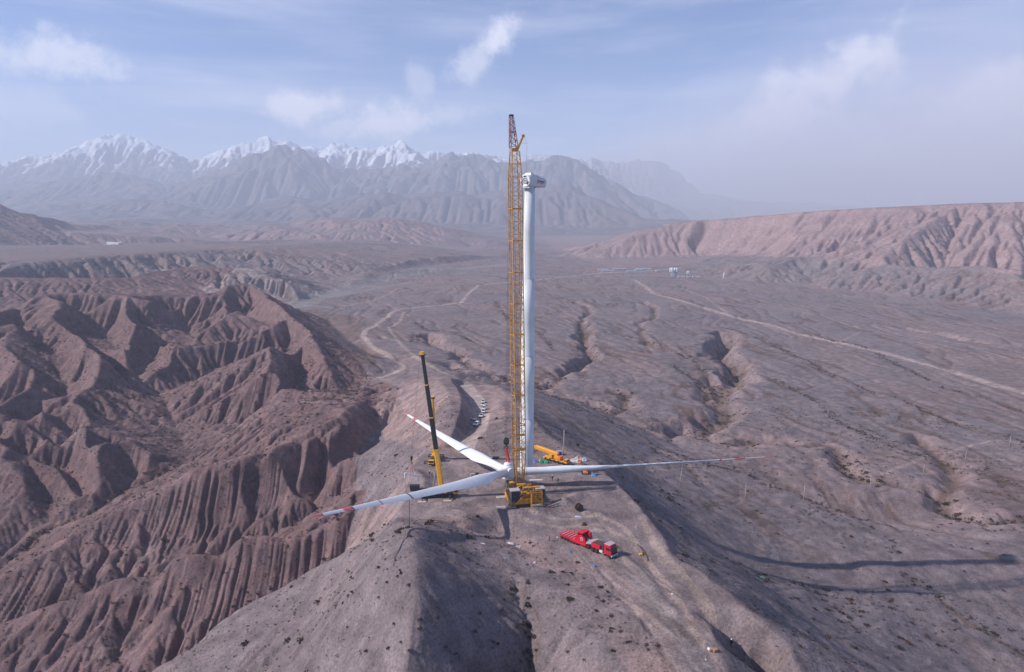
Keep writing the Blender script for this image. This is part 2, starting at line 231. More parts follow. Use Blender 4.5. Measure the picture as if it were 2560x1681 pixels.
[[-3400.0,4800.0,40.0],[-1700.0,4700.0,-20.0],[0.0,4700.0,-50.0],[1300.0,4700.0,-20.0],[2400.0,4700.0,60.0],[4000.0,4600.0,100.0],[4000.0,2500.0,150.0],[4000.0,800.0,0.0],[2500.0,400.0,-60.0],[2500.0,-200.0,-60.0]],
[[-3400.0,4800.0,40.0],[-3400.0,2000.0,0.0],[-2500.0,900.0,-20.0],[-1600.0,300.0,-50.0],[-1200.0,-200.0,-80.0]]]
POINTS=[[-32.0,175.7,5.0],[-24.0,218.5,0.0],[-10.5,218.8,0.0],[3.0,219.0,0.0],[16.6,219.3,0.0],[27.5,219.5,0.0],[-21.9,199.1,0.0],[2.9,205.6,0.0],[15.7,205.8,0.0],[27.7,199.9,0.0],[25.2,180.0,0.4],[29.1,162.6,1.2],[34.7,149.7,2.0],[39.1,137.4,3.4],[40.3,123.6,5.0],[14.5,188.4,0.0],[34.6,182.2,0.6],[34.3,125.1,3.9],[167.1,313.5,-60.8],[231.2,685.0,-60.8],[214.9,985.0,-60.8],[160.2,1213.5,-60.8],[208.1,1516.6,-62.7],[235.2,1888.0,-62.2],[171.6,2181.7,-61.7],[181.2,2410.6,-61.2],[239.2,2720.1,-60.8],[196.2,3090.7,-60.3],[163.0,3378.1,-59.8],[225.2,3608.1,-59.3],[222.5,3923.7,-58.8],[161.8,4293.1,-58.4],[199.6,4574.4,-57.9],[427.2,342.3,-61.7],[413.9,600.8,-61.7],[410.1,959.9,-61.7],[416.8,1298.8,-61.7],[432.3,1538.0,-63.6],[452.5,1801.7,-63.1],[700.2,670.4,-62.6],[709.3,903.9,-62.6],[681.8,1231.6,-62.6],[726.1,1596.9,-64.5],[984.3,992.0,-63.0],[951.3,1221.9,-63.0],[917.1,1509.3,-64.9],[1220.4,1300.0,-63.0],[100.0,420.0,-54.0],[60.0,520.0,-56.0],[0.0,620.0,-55.0],[-60.0,760.0,-57.0],[100.0,700.0,-58.0],[0.0,900.0,-60.0],[-150.0,900.0,-60.0],[0.0,1200.0,-61.0],[-200.0,1300.0,-62.0],[100.0,1600.0,-61.0],[-150.0,1800.0,-62.0],[50.0,2100.0,-60.0],[-100.0,2500.0,-58.0],[50.0,3000.0,-58.0],[-200.0,3300.0,-56.0],[0.0,4000.0,-54.0],[260.0,120.0,-55.0],[290.0,220.0,-49.0],[250.0,330.0,-53.0],[320.0,400.0,-57.0],[350.0,300.0,-55.0],[400.0,150.0,-58.0],[600.0,250.0,-61.0],[1000.0,400.0,-68.0],[400.0,60.0,-62.0],[150.0,-50.0,-70.0],[-150.0,0.0,-95.0],[-300.0,150.0,-90.0],[-300.0,-100.0,-90.0],[0.0,-100.0,-80.0],[600.0,-100.0,-72.0],[60.0,40.0,-20.0],[-10.0,60.0,-18.0],[-60.0,60.0,-50.0],[110.0,40.0,-45.0],[-350.0,350.0,-78.0],[-420.0,420.0,-60.0],[-500.0,560.0,-45.0],[-600.0,750.0,-40.0],[-800.0,800.0,-40.0]]
MLINES=[[[-12760,12500,632],[-11316,12500,711],[-9875,12500,791],[-9145,12500,921],[-8563,12500,1022],[-8424,12500,995],[-7911,12500,1136],[-7321,12500,1346],[-7033,12500,1396],[-6818,12500,1425],[-6613,12500,1351],[-6265,12500,1271],[-6061,12500,1163],[-5787,12500,1027],[-5571,12500,1056],[-5276,12500,1209],[-4845,12500,1295],[-4559,12500,1338],[-4272,12500,1408],[-4062,12500,1348],[-3851,12500,1329],[-3500,12500,1235],[-3210,12500,1408],[-2931,12500,1266],[-2791,12500,1233],[-2506,12500,1256],[-2258,12500,1271],[-2008,12500,1348],[-1727,12500,1206],[-1444,12500,1091],[-1089,12500,1058],[-591,12500,1096],[-22,12500,1031],[831,12500,1085],[1544,12500,1042],[1973,12500,975],[2254,12500,1081],[2537,12500,1104],[2979,12500,809],[3426,12500,462]],[[2055,16500,750],[3950,16500,670],[5363,16500,772],[6287,16500,1055],[7390,16500,1374],[8151,16500,1270],[9112,16500,1074],[10066,16500,971],[11501,16500,814],[13402,16500,735],[16219,16500,847]],[[-9020,9300,129],[-7664,9300,244],[-6846,9300,365],[-6192,9300,489],[-5651,9300,571],[-5071,9300,512],[-4600,9300,422],[-4166,9300,518],[-3625,9300,662],[-3299,9300,793],[-3029,9300,887],[-2847,9300,837],[-2562,9300,695],[-2196,9300,542],[-1716,9300,571],[-1289,9300,652],[-810,9300,831],[-440,9300,792],[-121,9300,686],[302,9300,756],[619,9300,809],[885,9300,744],[1207,9300,617],[1477,9300,489],[1805,9300,282],[2244,9300,59]],[[-6410,7000,-38],[-5183,7000,51],[-4583,7000,-5],[-4124,7000,137],[-3837,7000,187],[-3552,7000,220],[-3234,7000,163],[-2913,7000,146],[-2584,7000,247],[-2340,7000,308],[-2102,7000,230],[-1862,7000,212],[-1537,7000,282],[-1295,7000,315],[-1015,7000,269],[-733,7000,338],[-412,7000,281],[-91,7000,343],[191,7000,325],[471,7000,366],[795,7000,250],[1040,7000,133],[1287,7000,15]],[[-4485,5600,-56],[-3960,5600,-4],[-3672,5600,-41],[-3178,5600,39],[-2788,5600,67],[-2468,5600,19],[-2141,5600,56],[-1820,5600,10],[-1463,5600,35],[-1141,5600,-11],[-751,5600,18],[-428,5600,-28]],[[-12000,10900,300],[-8000,10900,420],[-5000,11100,480],[-3000,10900,420],[-1000,10900,450],[1000,10900,420],[2500,11200,250]],[[-9000,8000,60],[-6500,8000,130],[-4000,8000,180],[-2500,8100,150],[-1000,8000,190],[400,8000,150],[1400,8000,60]],[[-7000,6000,-10],[-4600,6000,10],[-3000,6000,25],[-1500,6000,20],[0,6000,15],[1200,6000,-10],[2000,6000,-30],[4000,6000,20]],[[-6000,4900,0],[-3500,4900,-15],[-1500,4900,-40],[0,4900,-50],[1500,4900,-30],[2600,4900,30],[4500,4900,120]],[[-6000,4000,0],[-3000,4000,-20],[0,4000,-60],[2600,4000,30],[5000,4000,100]],[[2400,8500,-10],[4000,8500,60],[6000,8500,100],[9000,8500,120]],[[3500,13500,60],[6000,13500,250],[9000,13500,280],[12000,13500,250]],[[-16000,15500,500],[-8000,15500,700],[-3000,15500,700],[1500,15500,500]],[[-20000,21000,200],[0,21000,200],[18000,21000,100]],[[-6000,3500,50],[6500,3500,150]]]
REG={"bad":[[-330,90],[-135,118],[-152.1,196.1],[-126.0,203.8],[-111.1,215.8],[-103.1,223.9],[-86.9,232.4],[-71.8,238.1],[-62.6,232.7],[-64,236],[-60,262],[-85.0,338.1],[-79.0,344.9],[-79.3,355.5],[-78.9,370.8],[-75.5,395.7],[-70,440],[-95,500],[-113.2,546.2],[-131.3,584.0],[-165.8,677.2],[-235.6,843.6],[-302.2,981.1],[-362.5,1094.8],[-363.9,1151.5],[-470,1190],[-560,1350],[-700,1330],[-800,1180],[-900,1000],[-1100,900],[-1100,300],[-500,60]],"pad":[[-22.4,247.2],[-33.0,247.0],[-37.0,225.6],[-37.4,206.5],[-34.7,190.3],[-30,178],[-28.8,187.0],[-20.1,182.4],[-11.2,185.3],[-4.3,188.1],[5.9,176.4],[13.2,169.3],[20.6,159.2],[25.3,147.3],[28.3,136.0],[30.1,124.2],[30.8,113.6],[30.7,102.2],[60,60],[59.8,113.8],[57.4,119.4],[55.9,121.4],[53.7,126.3],[52.5,129.8],[51.7,133.5],[49.7,136.5],[50.0,143.9],[47.9,148.9],[46.9,154.8],[44.1,158.9],[41.4,166.1],[42.4,175.8],[41.6,183.2],[39.8,197.9],[37.0,211.1],[34.9,219.6],[32.2,235.5],[32.2,235.5],[25.9,245.1],[16.9,245.8],[3.3,244.2],[-9.5,245.2],[-21.1,249.9]],"ridge":[[-135,118],[-152.1,196.1],[-126.0,203.8],[-111.1,215.8],[-103.1,223.9],[-86.9,232.4],[-71.8,238.1],[-62.6,232.7],[-64,236],[-60,262],[-85.0,338.1],[-79.0,344.9],[-79.3,355.5],[-78.9,370.8],[-75.5,395.7],[-70,440],[-95,500],[-60,505],[-95.5,649.8],[-66.5,567.6],[-45.2,503.2],[-33.4,470.1],[-20.4,423.1],[-9.6,405.6],[40,345],[46,314],[54,270],[56,236],[60,225],[66,190],[80,160],[98,120],[118,80],[120,20],[-150,20]],"soft":[[-24,120],[-24,156],[-32,170],[-60,160],[-100,140],[-150,100],[-140,40],[-20,40]],"mesa":[[344.0,1634.0],[530.0,1587.7],[638.5,1512.4],[740.8,1370.1],[801.9,1215.0],[812.4,1073.7],[815.5,928.1],[3900,600],[3900,4600],[300,4600],[254,2300]],"pinkmesa":[[254,2270],[321.1,1969.9],[500.4,2045.8],[696.3,2304.2],[749.5,1790.2],[841.2,1570.8],[907.8,1390.5],[940.5,1259.0],[978.1,1130.7],[3900,700],[3900,4600],[200,4700],[180,2900]],"pm":[[-914.9,2307.6],[-884.0,2614.3],[-713.5,2982.7],[-492.0,3005.3],[-306.9,2905.5],[-142.7,2678.7],[-100,3900],[-1500,4200],[-1900,3300]],"fan":[[-119.5,577.6],[-131.3,584.0],[-165.8,677.2],[-238.9,855.5],[-308.5,1001.7],[-365.0,1102.2],[-329.4,1070.5],[-237.6,1002.4],[-200.0,898.3],[-168.2,748.4],[-127.0,664.3]],"white":[[-525.9,1147.5],[-518.1,1225.7],[-527.6,1391.3],[-420.6,1236.3],[-402.5,1329.5],[-341.5,1110.9],[-359.7,1048.0],[-416.6,1104.2],[-427.7,1006.8]],"pink":[[-77.7,462.3],[-77.9,541.8],[-48.1,502.8],[-10.1,426.0],[9.6,307.3],[18.8,252.3],[37.5,214.4],[44.4,175.4],[47.6,155.6],[52.2,135.0],[54.8,127.9],[57.5,118.3],[28.8,102.4],[18.9,128.7],[12.3,154.2],[-10.5,173.7],[-24.8,182.5],[-44.5,203.8],[-65.6,228.3],[-59.3,252.8],[-41.7,230.6],[-34.2,256.3],[-70.3,361.8],[-86.2,420.6]],"hilll":[[-3300,1500],[-1400,2200],[-1300,2500],[-1500,2900],[-3300,3600]],"terrace":[[-930.0,930.0],[-860.0,1080.0],[-800.0,1200.0],[-720.0,1330.0],[-640.0,1420.0],[-520.0,1500.0],[-440.0,1560.0],[-330.0,1700.0],[-280.0,1800.0],[-330,1900],[-300,2500],[-400,2900],[-1300,2300],[-1500,1500],[-1300,1000]],"sharp":[[-32.8,179.9],[-37.4,218.3],[-36.5,250.5],[-36,250],[-33,270],[-31,306],[-34,340],[-40,378],[-50,430],[-36,440],[-20,380],[-6,345],[0,330],[9.6,307.3],[19.0,254.7],[29.1,247.4],[34.8,223.2],[37.0,211.1],[39.8,197.9],[41.6,183.2],[42.4,175.8],[41.4,166.1],[44.1,158.9],[46.9,154.8],[47.9,148.9],[50.0,143.9],[49.7,136.5],[51.7,133.5],[52.5,129.8],[53.7,126.3],[55.9,121.4],[57.4,119.4],[59.8,113.8],[20.3,157.2],[2.6,180.4],[-11.2,185.3],[-19.7,178.4]]}
GULLIES=[[[[-102.6,843.8],[-68.3,734.0],[-44.1,654.6],[-27.7,618.3],[-11.5,605.2],[4.0,566.5],[18.7,566.9],[39.5,606.7],[58.3,642.6],[78.1,704.3],[88.8,806.0],[97.8,960.2]],9,9],[[[-51.2,612.6],[-32.7,565.1],[-14.8,580.8],[-3.3,551.4]],8,7],[[[18.7,566.9],[38.9,539.5],[58.7,526.9],[75.1,497.2],[86.7,509.1],[91.1,547.6],[77.8,568.6]],8,7],[[[283.6,888.0],[240.5,780.9],[231.4,697.2],[208.8,620.0],[178.8,579.1],[161.0,530.4],[165.6,506.2],[141.3,478.1],[120.6,457.6],[104.8,454.4]],13,13],[[[124.8,462.6],[135.0,435.0],[148.1,422.6],[163.6,427.1]],10,6],[[[184.5,619.3],[165.5,578.8],[152.3,543.1]],8,7],[[[202.0,407.2],[198.8,381.4],[200.9,368.1],[208.8,355.7],[216.2,344.0],[222.6,335.8],[217.8,322.6],[216.5,305.7],[222.8,296.9],[242.7,299.4]],8,6.5],[[[281.2,450.3],[274.1,419.5],[266.6,392.4],[243.1,364.9],[224.2,338.1]],7,6],[[[153.7,431.1],[169.0,418.9],[180.3,412.7],[196.9,419.5],[206.4,413.3]],6,3],[[[237.0,1207.9],[219.1,1044.9],[163.6,883.0],[157.3,791.3],[179.0,753.0]],7,3],[[[552.4,941.2],[562.6,898.7],[581.1,857.0],[604.4,827.8],[642.2,814.9]],9,5],[[[99.1,973.4],[124.3,1089.1],[113.8,1201.0]],8,3]]
WASH=[[[[22.3,481.9],[42.5,460.6],[65.5,431.6],[81.6,397.8],[98.1,379.2],[110.8,362.2],[123.5,349.6],[132.2,329.3],[143.1,318.7],[153.5,308.8],[160.9,294.8],[171.6,285.4],[179.3,282.1],[190.7,270.3],[194.7,257.6],[202.3,244.3]],2.6],[[[147.6,238.9],[150.4,227.2],[153.6,212.7],[158.2,204.4],[159.7,189.3]],2.4],[[[87.6,1264.5],[82.6,1087.0],[31.4,991.2],[-6.5,989.4]],5],[[[-30.7,1192.8],[-6.5,989.4],[33.6,877.5],[47.4,736.1]],4],[[[300.7,924.1],[311.8,797.2],[310.9,679.0],[310.3,590.5],[324.4,547.6],[322.5,487.6],[343.7,430.8]],4],[[[390.2,859.5],[415.9,801.1],[400.1,681.8],[388.2,592.7],[401.7,556.5],[404.6,512.1]],4],[[[245.3,621.1],[246.6,532.6],[236.9,475.1],[243.3,428.7],[252.9,397.5]],3.5],[[[161.0,674.1],[164.4,618.7],[171.4,586.5]],4],[[[-138.4,942.5],[-105.9,871.7],[-71.3,856.7],[-45.2,783.7]],4],[[[671.4,1232.6],[622.5,1019.0],[665.5,940.0],[699.5,905.4]],5],[[[135.8,849.2],[162.8,819.9],[189.4,717.8],[190.6,655.5]],4],[[[247.5,465.3],[251.8,428.9],[262.0,412.8],[265.6,376.8],[280.4,346.5]],2.5],[[[-127.4,558.3],[-133.1,513.5],[-153.9,489.6],[-182.8,470.6],[-190.9,434.5],[-201.4,405.3],[-210.6,390.1],[-217.8,385.4],[-224.5,368.6],[-231.2,353.6],[-242.4,337.1],[-246.8,320.4],[-247.6,306.5],[-260.8,293.3]],5],[[[-1.0,152.4],[2.3,146.7],[4.5,140.6],[4.1,135.1],[3.7,130.4],[2.2,124.3]],2.2]]
ROADS=[[[[-94.5,519.3],[-112.2,546.3],[-104.9,562.1],[-97.1,585.1],[-98.1,600.2],[-124.9,672.3],[-150.7,722.2],[-178.7,805.2],[-185.4,854.5],[-180.9,923.9],[-182.6,1041.7],[-176.0,1073.1],[-130.2,1122.2],[-88.2,1172.3],[-84.4,1319.5],[-74.2,1471.8],[-4.5,1548.9],[108.3,1680.1],[235.0,1834.6]],6.2],[[[235.0,1834.6],[315.8,1868.1],[486.0,1985.0]],9],[[[293.6,1639.0],[290.2,1485.8],[279.8,1342.7],[297.6,1271.8],[322.0,1127.7],[335.5,1034.4],[362.4,963.6],[377.2,880.9],[399.2,819.9],[419.4,759.1],[431.6,697.8],[442.1,645.3],[443.8,606.1],[452.5,575.7]],10],[[[-17.5,248.0],[-17.0,262.0],[-14.5,280.0],[-14.0,305.0],[-15.5,335.0],[-19.5,374.0],[-30.0,433.0]],8],[[[24.1,180.1],[28.3,164.0],[31.4,152.4],[33.4,139.6],[35.2,128.4],[35.8,117.3],[35.9,106.1]],5.0]]
TRACKS=[[[[-95.5,649.8],[-66.5,567.6],[-45.2,503.2],[-28.8,459.6]],5,0.55],[[[-351.5,1143.9],[-285.4,1096.6],[-205.2,1083.7],[-177.2,1080.4]],4,0.5],[[[-278.6,1121.9],[-249.2,1205.4],[-237.9,1300.7],[-241.2,1410.8]],4,0.5],[[[-120.3,729.0],[-144.4,823.4],[-163.4,887.4],[-157.3,946.9],[-166.6,1041.6]],4,0.55],[[[-95.5,649.8],[-131.9,763.8],[-168.6,834.2]],4,0.35],[[[53.7,1739.8],[150.9,1722.4],[287.0,1758.8],[411.1,1768.9]],8,0.4],[[[335.5,1034.4],[367.0,1289.7],[358.5,1538.4]],5,0.3],[[[399.2,819.9],[466.4,901.6],[515.6,886.6],[551.2,811.5],[538.8,690.8]],4,0.3],[[[481.6,932.0],[477.3,1057.7],[444.6,1189.1],[364.6,1281.1]],5,0.3],[[[213.5,367.9],[230.8,381.2],[259.0,402.9],[319.1,436.0]],2.5,0.35],[[[6.3,190.9],[16.8,188.4],[26.6,191.3],[32.4,182.6],[34.5,169.5],[35.6,154.1],[37.6,138.4],[37.9,126.3]],1.6,0.6],[[[2.7,188.2],[14.1,183.1],[25.9,185.5],[32.2,174.4],[34.9,160.5],[37.6,145.9],[38.4,131.3]],1.6,0.5],[[[38.4,190.4],[38.8,169.6],[41.8,155.7],[43.6,141.0],[43.8,129.8]],1.8,0.45],[[[38.7,180.0],[39.0,160.7],[42.6,147.4],[43.2,135.0]],2.4,0.4],[[[22.4,157.9],[26.3,145.1],[28.5,132.5],[30.0,121.7],[31.0,111.6]],0.8,-0.45],[[[32.5,135.2],[35.2,128.4],[37.1,123.4]],2.2,-0.5],[[[29.0,162.0],[35.1,151.9],[36.3,140.3]],1.2,0.35]]
CUTS=[[[[22.4,157.9,1.0],[26.3,145.1,1.6],[28.5,132.5,2.6],[30.0,121.7,4.0],[31.0,111.6,5.0]],0.8,-0.5],[[[-5.6,192.1,0.0],[1.6,190.3,0.0],[8.8,192.4,0.0]],3.0,2.0],[[[15.2,199.1,0.0],[22.1,205.9,0.0],[28.7,207.7,0.0]],2.4,1.3],[[[16.6,200.3,0.0],[22.1,194.0,0.0],[26.6,191.3,0.0]],1.5,0.8],[[[-33.5,223.8,0.0],[-30.0,218.4,0.0],[-28.7,213.2,0.0]],2.4,1.8],[[[-21.9,198.5,0.0],[-14.5,198.6,0.0],[-9.7,202.3,0.0]],1.6,0.9],[[[29.2,163.0,1.0],[32.1,156.3,1.4],[34.3,143.8,2.4],[35.9,135.0,3.0]],1.5,0.8],[[[35.1,216.1,0.0],[39.2,195.0,0.3],[41.7,175.4,1.0],[41.4,166.1,1.6]],1.6,0.7]]
RIVER=[[[[-404.2,1076.5],[-363.4,1120.6],[-358.4,1254.9],[-334.3,1426.0],[-298.6,1627.2],[-243.8,1834.9],[-136.3,1950.3],[12.2,2198.3]],30],[[[-342.7,1255.9],[-291.8,1394.7],[-226.9,1557.0]],16]]

from mathutils.geometry import delaunay_2d_cdt
from mathutils import Vector

def blur(a, s):
    if s <= 0: return a
    k = int(np.ceil(s*2.5)); x = np.arange(-k, k+1); g = np.exp(-x*x/(2*s*s)); g /= g.sum()
    p = np.pad(a, ((k, k), (0, 0)), 'edge'); o = np.zeros_like(a)
    for i, w_ in enumerate(g): o += w_*p[i:i+a.shape[0]]
    p = np.pad(o, ((0, 0), (k, k)), 'edge'); o = np.zeros_like(a)
    for i, w_ in enumerate(g): o += w_*p[:, i:i+a.shape[1]]
    return o

def _hash(ix, iy, seed):
    h = (ix.astype(np.int64)*374761393 + iy.astype(np.int64)*668265263 + seed*974634777) & 0xffffffff
    h = ((h ^ (h >> 13))*1274126177) & 0xffffffff
    return ((h ^ (h >> 16)) & 0xffff).astype(np.float32)/65535.0

def vnoise(x, y, seed=0):
    fx = np.floor(x); fy = np.floor(y); tx = (x-fx).astype(np.float32); ty = (y-fy).astype(np.float32)
    tx = tx*tx*tx*(tx*(tx*6-15)+10); ty = ty*ty*ty*(ty*(ty*6-15)+10)
    a = _hash(fx, fy, seed); b = _hash(fx+1, fy, seed); c = _hash(fx, fy+1, seed); d = _hash(fx+1, fy+1, seed)
    return (a+(b-a)*tx+(c-a)*ty+(a-b-c+d)*tx*ty)*2-1

def fbm(x, y, scale, octs=4, seed=0, gain=.5):
    o = 0; amp = 1; s = 0
    for i in range(octs):
        f = 2.03**i/scale
        o = o + amp*vnoise(x*f+17.3*i, y*f-9.1*i, seed+i); s += amp; amp *= gain
    return o/s

class TIN:
    def __init__(self, lines, points):
        V = []; Z = []; E = []
        for l in lines:
            for i, p in enumerate(l):
                V.append(Vector((p[0], p[1]))); Z.append(p[2])
                if i: E.append((len(V)-2, len(V)-1))
        for p in points: V.append(Vector((p[0], p[1]))); Z.append(p[2])
        r = delaunay_2d_cdt(V, E, [], 0, 0.5)
        self.v = np.array([[p.x, p.y] for p in r[0]]); self.t = np.array([f for f in r[2] if len(f) == 3])
        z = np.zeros(len(self.v)); VA = np.array([[p.x, p.y] for p in V]); ZA = np.array(Z); EA = np.array(E)
        A = VA[EA[:, 0]]; B = VA[EA[:, 1]]; AB = B-A; L2 = (AB**2).sum(1)+1e-9
        for i, o in enumerate(r[3]):
            if len(o): z[i] = np.mean([Z[k] for k in o])
            else:
                q = self.v[i]; t = np.clip(((q-A)*AB).sum(1)/L2, 0, 1); d = ((A+AB*t[:, None]-q)**2).sum(1)
                k = np.argsort(d)[:2]; z[i] = np.mean(ZA[EA[k, 0]]*(1-t[k])+ZA[EA[k, 1]]*t[k])
        self.z = z
    def raster(self, x0, y0, c, nx, ny):
        H = np.full((ny, nx), np.nan, np.float32)
        P = self.v[self.t]; Zt = self.z[self.t]
        for k in range(len(P)):
            p = P[k]
            i0 = max(0, int(np.floor((p[:, 0].min()-x0)/c))); i1 = min(nx-1, int(np.ceil((p[:, 0].max()-x0)/c)))
            j0 = max(0, int(np.floor((p[:, 1].min()-y0)/c))); j1 = min(ny-1, int(np.ceil((p[:, 1].max()-y0)/c)))
            if i1 < i0 or j1 < j0: continue
            X, Y = np.meshgrid(x0+c*np.arange(i0, i1+1), y0+c*np.arange(j0, j1+1))
            (ax, ay), (bx, by), (cx, cy) = p
            D = (by-cy)*(ax-cx)+(cx-bx)*(ay-cy)
            if abs(D) < 1e-9: continue
            u = ((by-cy)*(X-cx)+(cx-bx)*(Y-cy))/D; v = ((cy-ay)*(X-cx)+(ax-cx)*(Y-cy))/D; w_ = 1-u-v
            m = (u >= -1e-6) & (v >= -1e-6) & (w_ >= -1e-6)
            S = H[j0:j1+1, i0:i1+1]; S[m] = (u*Zt[k, 0]+v*Zt[k, 1]+w_*Zt[k, 2])[m]
        m = np.isnan(H)
        if m.any(): H[m] = np.nanmin(H)
        return H

N8 = [(-1, -1), (-1, 0), (-1, 1), (0, -1), (0, 1), (1, -1), (1, 0), (1, 1)]
def erode(H, c, K, iters, m=.45, diff=.0, talus=None, settle=30):
    """stream power erosion on a raster: K is a raster of erodibility"""
    ny, nx = H.shape; H = H.astype(np.float32).copy(); A = np.full(H.size, 1., np.float32)
    idx = np.arange(H.size, dtype=np.int64).reshape(ny, nx)
    dist = [c*np.hypot(a, b) for a, b in N8]; offs = [a*nx+b for a, b in N8]
    lat = np.array(offs)
    for it in range(iters+settle):
        if it < 2 or it >= settle//2 or it % 4 == 0:
            Pd = np.pad(H, 1, 'edge')
            best = np.zeros((ny, nx), np.float32); off = np.zeros((ny, nx), np.int64)
            for (a, b), d, o in zip(N8, dist, offs):
                s = (H-Pd[1+a:1+a+ny, 1+b:1+b+nx])/d
                k = s > best; best = np.where(k, s, best); off = np.where(k, o, off)
            off[0] = off[-1] = 0; off[:, 0] = off[:, -1] = 0
            rec = (idx+off).ravel(); has = (off.ravel() != 0)
        A = 1+np.bincount(rec[has], weights=A[has], minlength=H.size).astype(np.float32)
        if it < settle: continue
        q = (A.reshape(ny, nx)*c*c/10.)**m
        dh = K*q*best
        drop = best*c*.7
        H = H-np.minimum(dh, drop)
        if diff > 0:
            Pd = np.pad(H, 1, 'edge')
            H = H+diff*(Pd[:-2, 1:-1]+Pd[2:, 1:-1]+Pd[1:-1, :-2]+Pd[1:-1, 2:]-4*H)
        if talus is not None and it % 2 == 0:
            Pd = np.pad(H, 1, 'edge')
            for a, b in ((0, 1), (1, 0), (0, -1), (-1, 0)):
                d_ = H-Pd[1+a:1+a+ny, 1+b:1+b+nx]
                H = H-.2*np.clip(d_-talus*c, 0, None)
    return H, A.reshape(ny, nx)

class Ras:
    def __init__(s, x0, y0, c, H): s.x0, s.y0, s.c, s.H = x0, y0, c, H
    def grid(s): return np.meshgrid(s.x0+s.c*np.arange(s.H.shape[1]), s.y0+s.c*np.arange(s.H.shape[0]))
    def samp(s, x, y, F=None):
        F = s.H if F is None else F
        fx = np.clip((x-s.x0)/s.c, 0, F.shape[1]-1.001); fy = np.clip((y-s.y0)/s.c, 0, F.shape[0]-1.001)
        i = fx.astype(np.int64); j = fy.astype(np.int64); tx = fx-i; ty = fy-j
        return F[j, i]*(1-tx)*(1-ty)+F[j, i+1]*tx*(1-ty)+F[j+1, i]*(1-tx)*ty+F[j+1, i+1]*tx*ty
    def inside(s, x, y, b):
        ny, nx = s.H.shape
        d = np.minimum(np.minimum(x-s.x0, s.x0+s.c*(nx-1)-x), np.minimum(y-s.y0, s.y0+s.c*(ny-1)-y))
        t = np.clip(d/b, 0, 1); return t*t*(3-2*t)

# ------------------------------------------------------------------ terrain
def in_poly(x, y, poly):
    r = np.zeros(x.shape, bool); n = len(poly)
    for i in range(n):
        x1, y1 = poly[i]; x2, y2 = poly[(i+1) % n]
        if y1 == y2: continue
        c = ((y1 > y) != (y2 > y)) & (x < (x2-x1)*(y-y1)/(y2-y1)+x1); r ^= c
    return r
def ras_win(r):
    def f(x0, x1, y0, y1):
        ny, nx = r.H.shape; g = lambda v, o, n: int(min(max((v-o)/r.c, 0), n))
        return slice(g(y0, r.y0, ny), g(y1, r.y0, ny)+2), slice(g(x0, r.x0, nx), g(x1, r.x0, nx)+2)
    return f
def polar_win(R, TH):
    def f(x0, x1, y0, y1):
        cs = [(x, y) for x in (x0, x1, min(max(0, x0), x1)) for y in (y0, y1)]
        if y0 < 40: return slice(0, len(R)), slice(0, len(TH))
        rr = [math.hypot(*c) for c in cs]; aa = [math.atan2(*c) for c in cs]
        return slice(max(0, int(np.searchsorted(R, min(rr)))-1), int(np.searchsorted(R, max(rr)))+1), slice(max(0, int(np.searchsorted(TH, min(aa)))-1), int(np.searchsorted(TH, max(aa)))+1)
    return f
WIN = None
def pdist(x, y, pts, reach):
    """distance to a polyline and its height there, inside reach"""
    D = np.full(x.shape, reach*1.0, np.float32); Z = np.zeros(x.shape, np.float32); S = np.zeros(x.shape, np.float32); acc = 0.
    for a, b in zip(pts[:-1], pts[1:]):
        ax, ay = a[0], a[1]; bx, by = b[0]-ax, b[1]-ay; l2 = bx*bx+by*by+1e-9; m = reach+30
        w_ = WIN(min(a[0], b[0])-m, max(a[0], b[0])+m, min(a[1], b[1])-m, max(a[1], b[1])+m) if WIN is not None and x.ndim == 2 else (slice(None),)*x.ndim
        xx, yy = x[w_], y[w_]
        if xx.size:
            t = np.clip(((xx-ax)*bx+(yy-ay)*by)/l2, 0, 1); d = np.hypot(xx-ax-t*bx, yy-ay-t*by); k = d < D[w_]
            D[w_] = np.where(k, d, D[w_]); S[w_] = np.where(k, acc+t*math.sqrt(l2), S[w_])
            if len(a) > 2: Z[w_] = np.where(k, a[2]+t*(b[2]-a[2]), Z[w_])
        acc += math.sqrt(l2)
    return D, Z, S
def sm(x, a, b):
    t = np.clip((x-a)/(b-a), 0, 1); return t*t*(3-2*t)

t0 = time.time()
TN = TIN(LINES, POINTS); TM = TIN(MLINES, [])
BAD = REG['bad']; PAD = REG['pad']; RIDGE = REG['ridge']
SIDES = []; _r = random.Random(12)
for pts, wd, dp in GULLIES:
    if pts[0][1] > 1200 and pts[-1][1] > 1200: continue
    for a, b in zip(pts[:-1], pts[1:]):
        l = math.hypot(b[0]-a[0], b[1]-a[1]); ux, uy = (b[0]-a[0])/l, (b[1]-a[1])/l; n = int(l/9)
        for k in range(n):
            t = (k+_r.random())/n; sgn = _r.choice((-1, 1)); px, py = a[0]+ux*l*t, a[1]+uy*l*t; an = sgn*_r.uniform(.7, 1.5); q = []; ln_ = _r.uniform(1.5, 5)*wd
            for j in range(5): q.append((px, py)); px += (ux*math.cos(an)-uy*math.sin(an))*ln_/4; py += (ux*math.sin(an)+uy*math.cos(an))*ln_/4; an += _r.uniform(-.5, .5)
            SIDES.append((q, wd*_r.uniform(.25, .5), dp*_r.uniform(.4, .9)))
def pdist_(*a):
    global WIN
    k = WIN; WIN = None; r = pdist(*a); WIN = k; return r
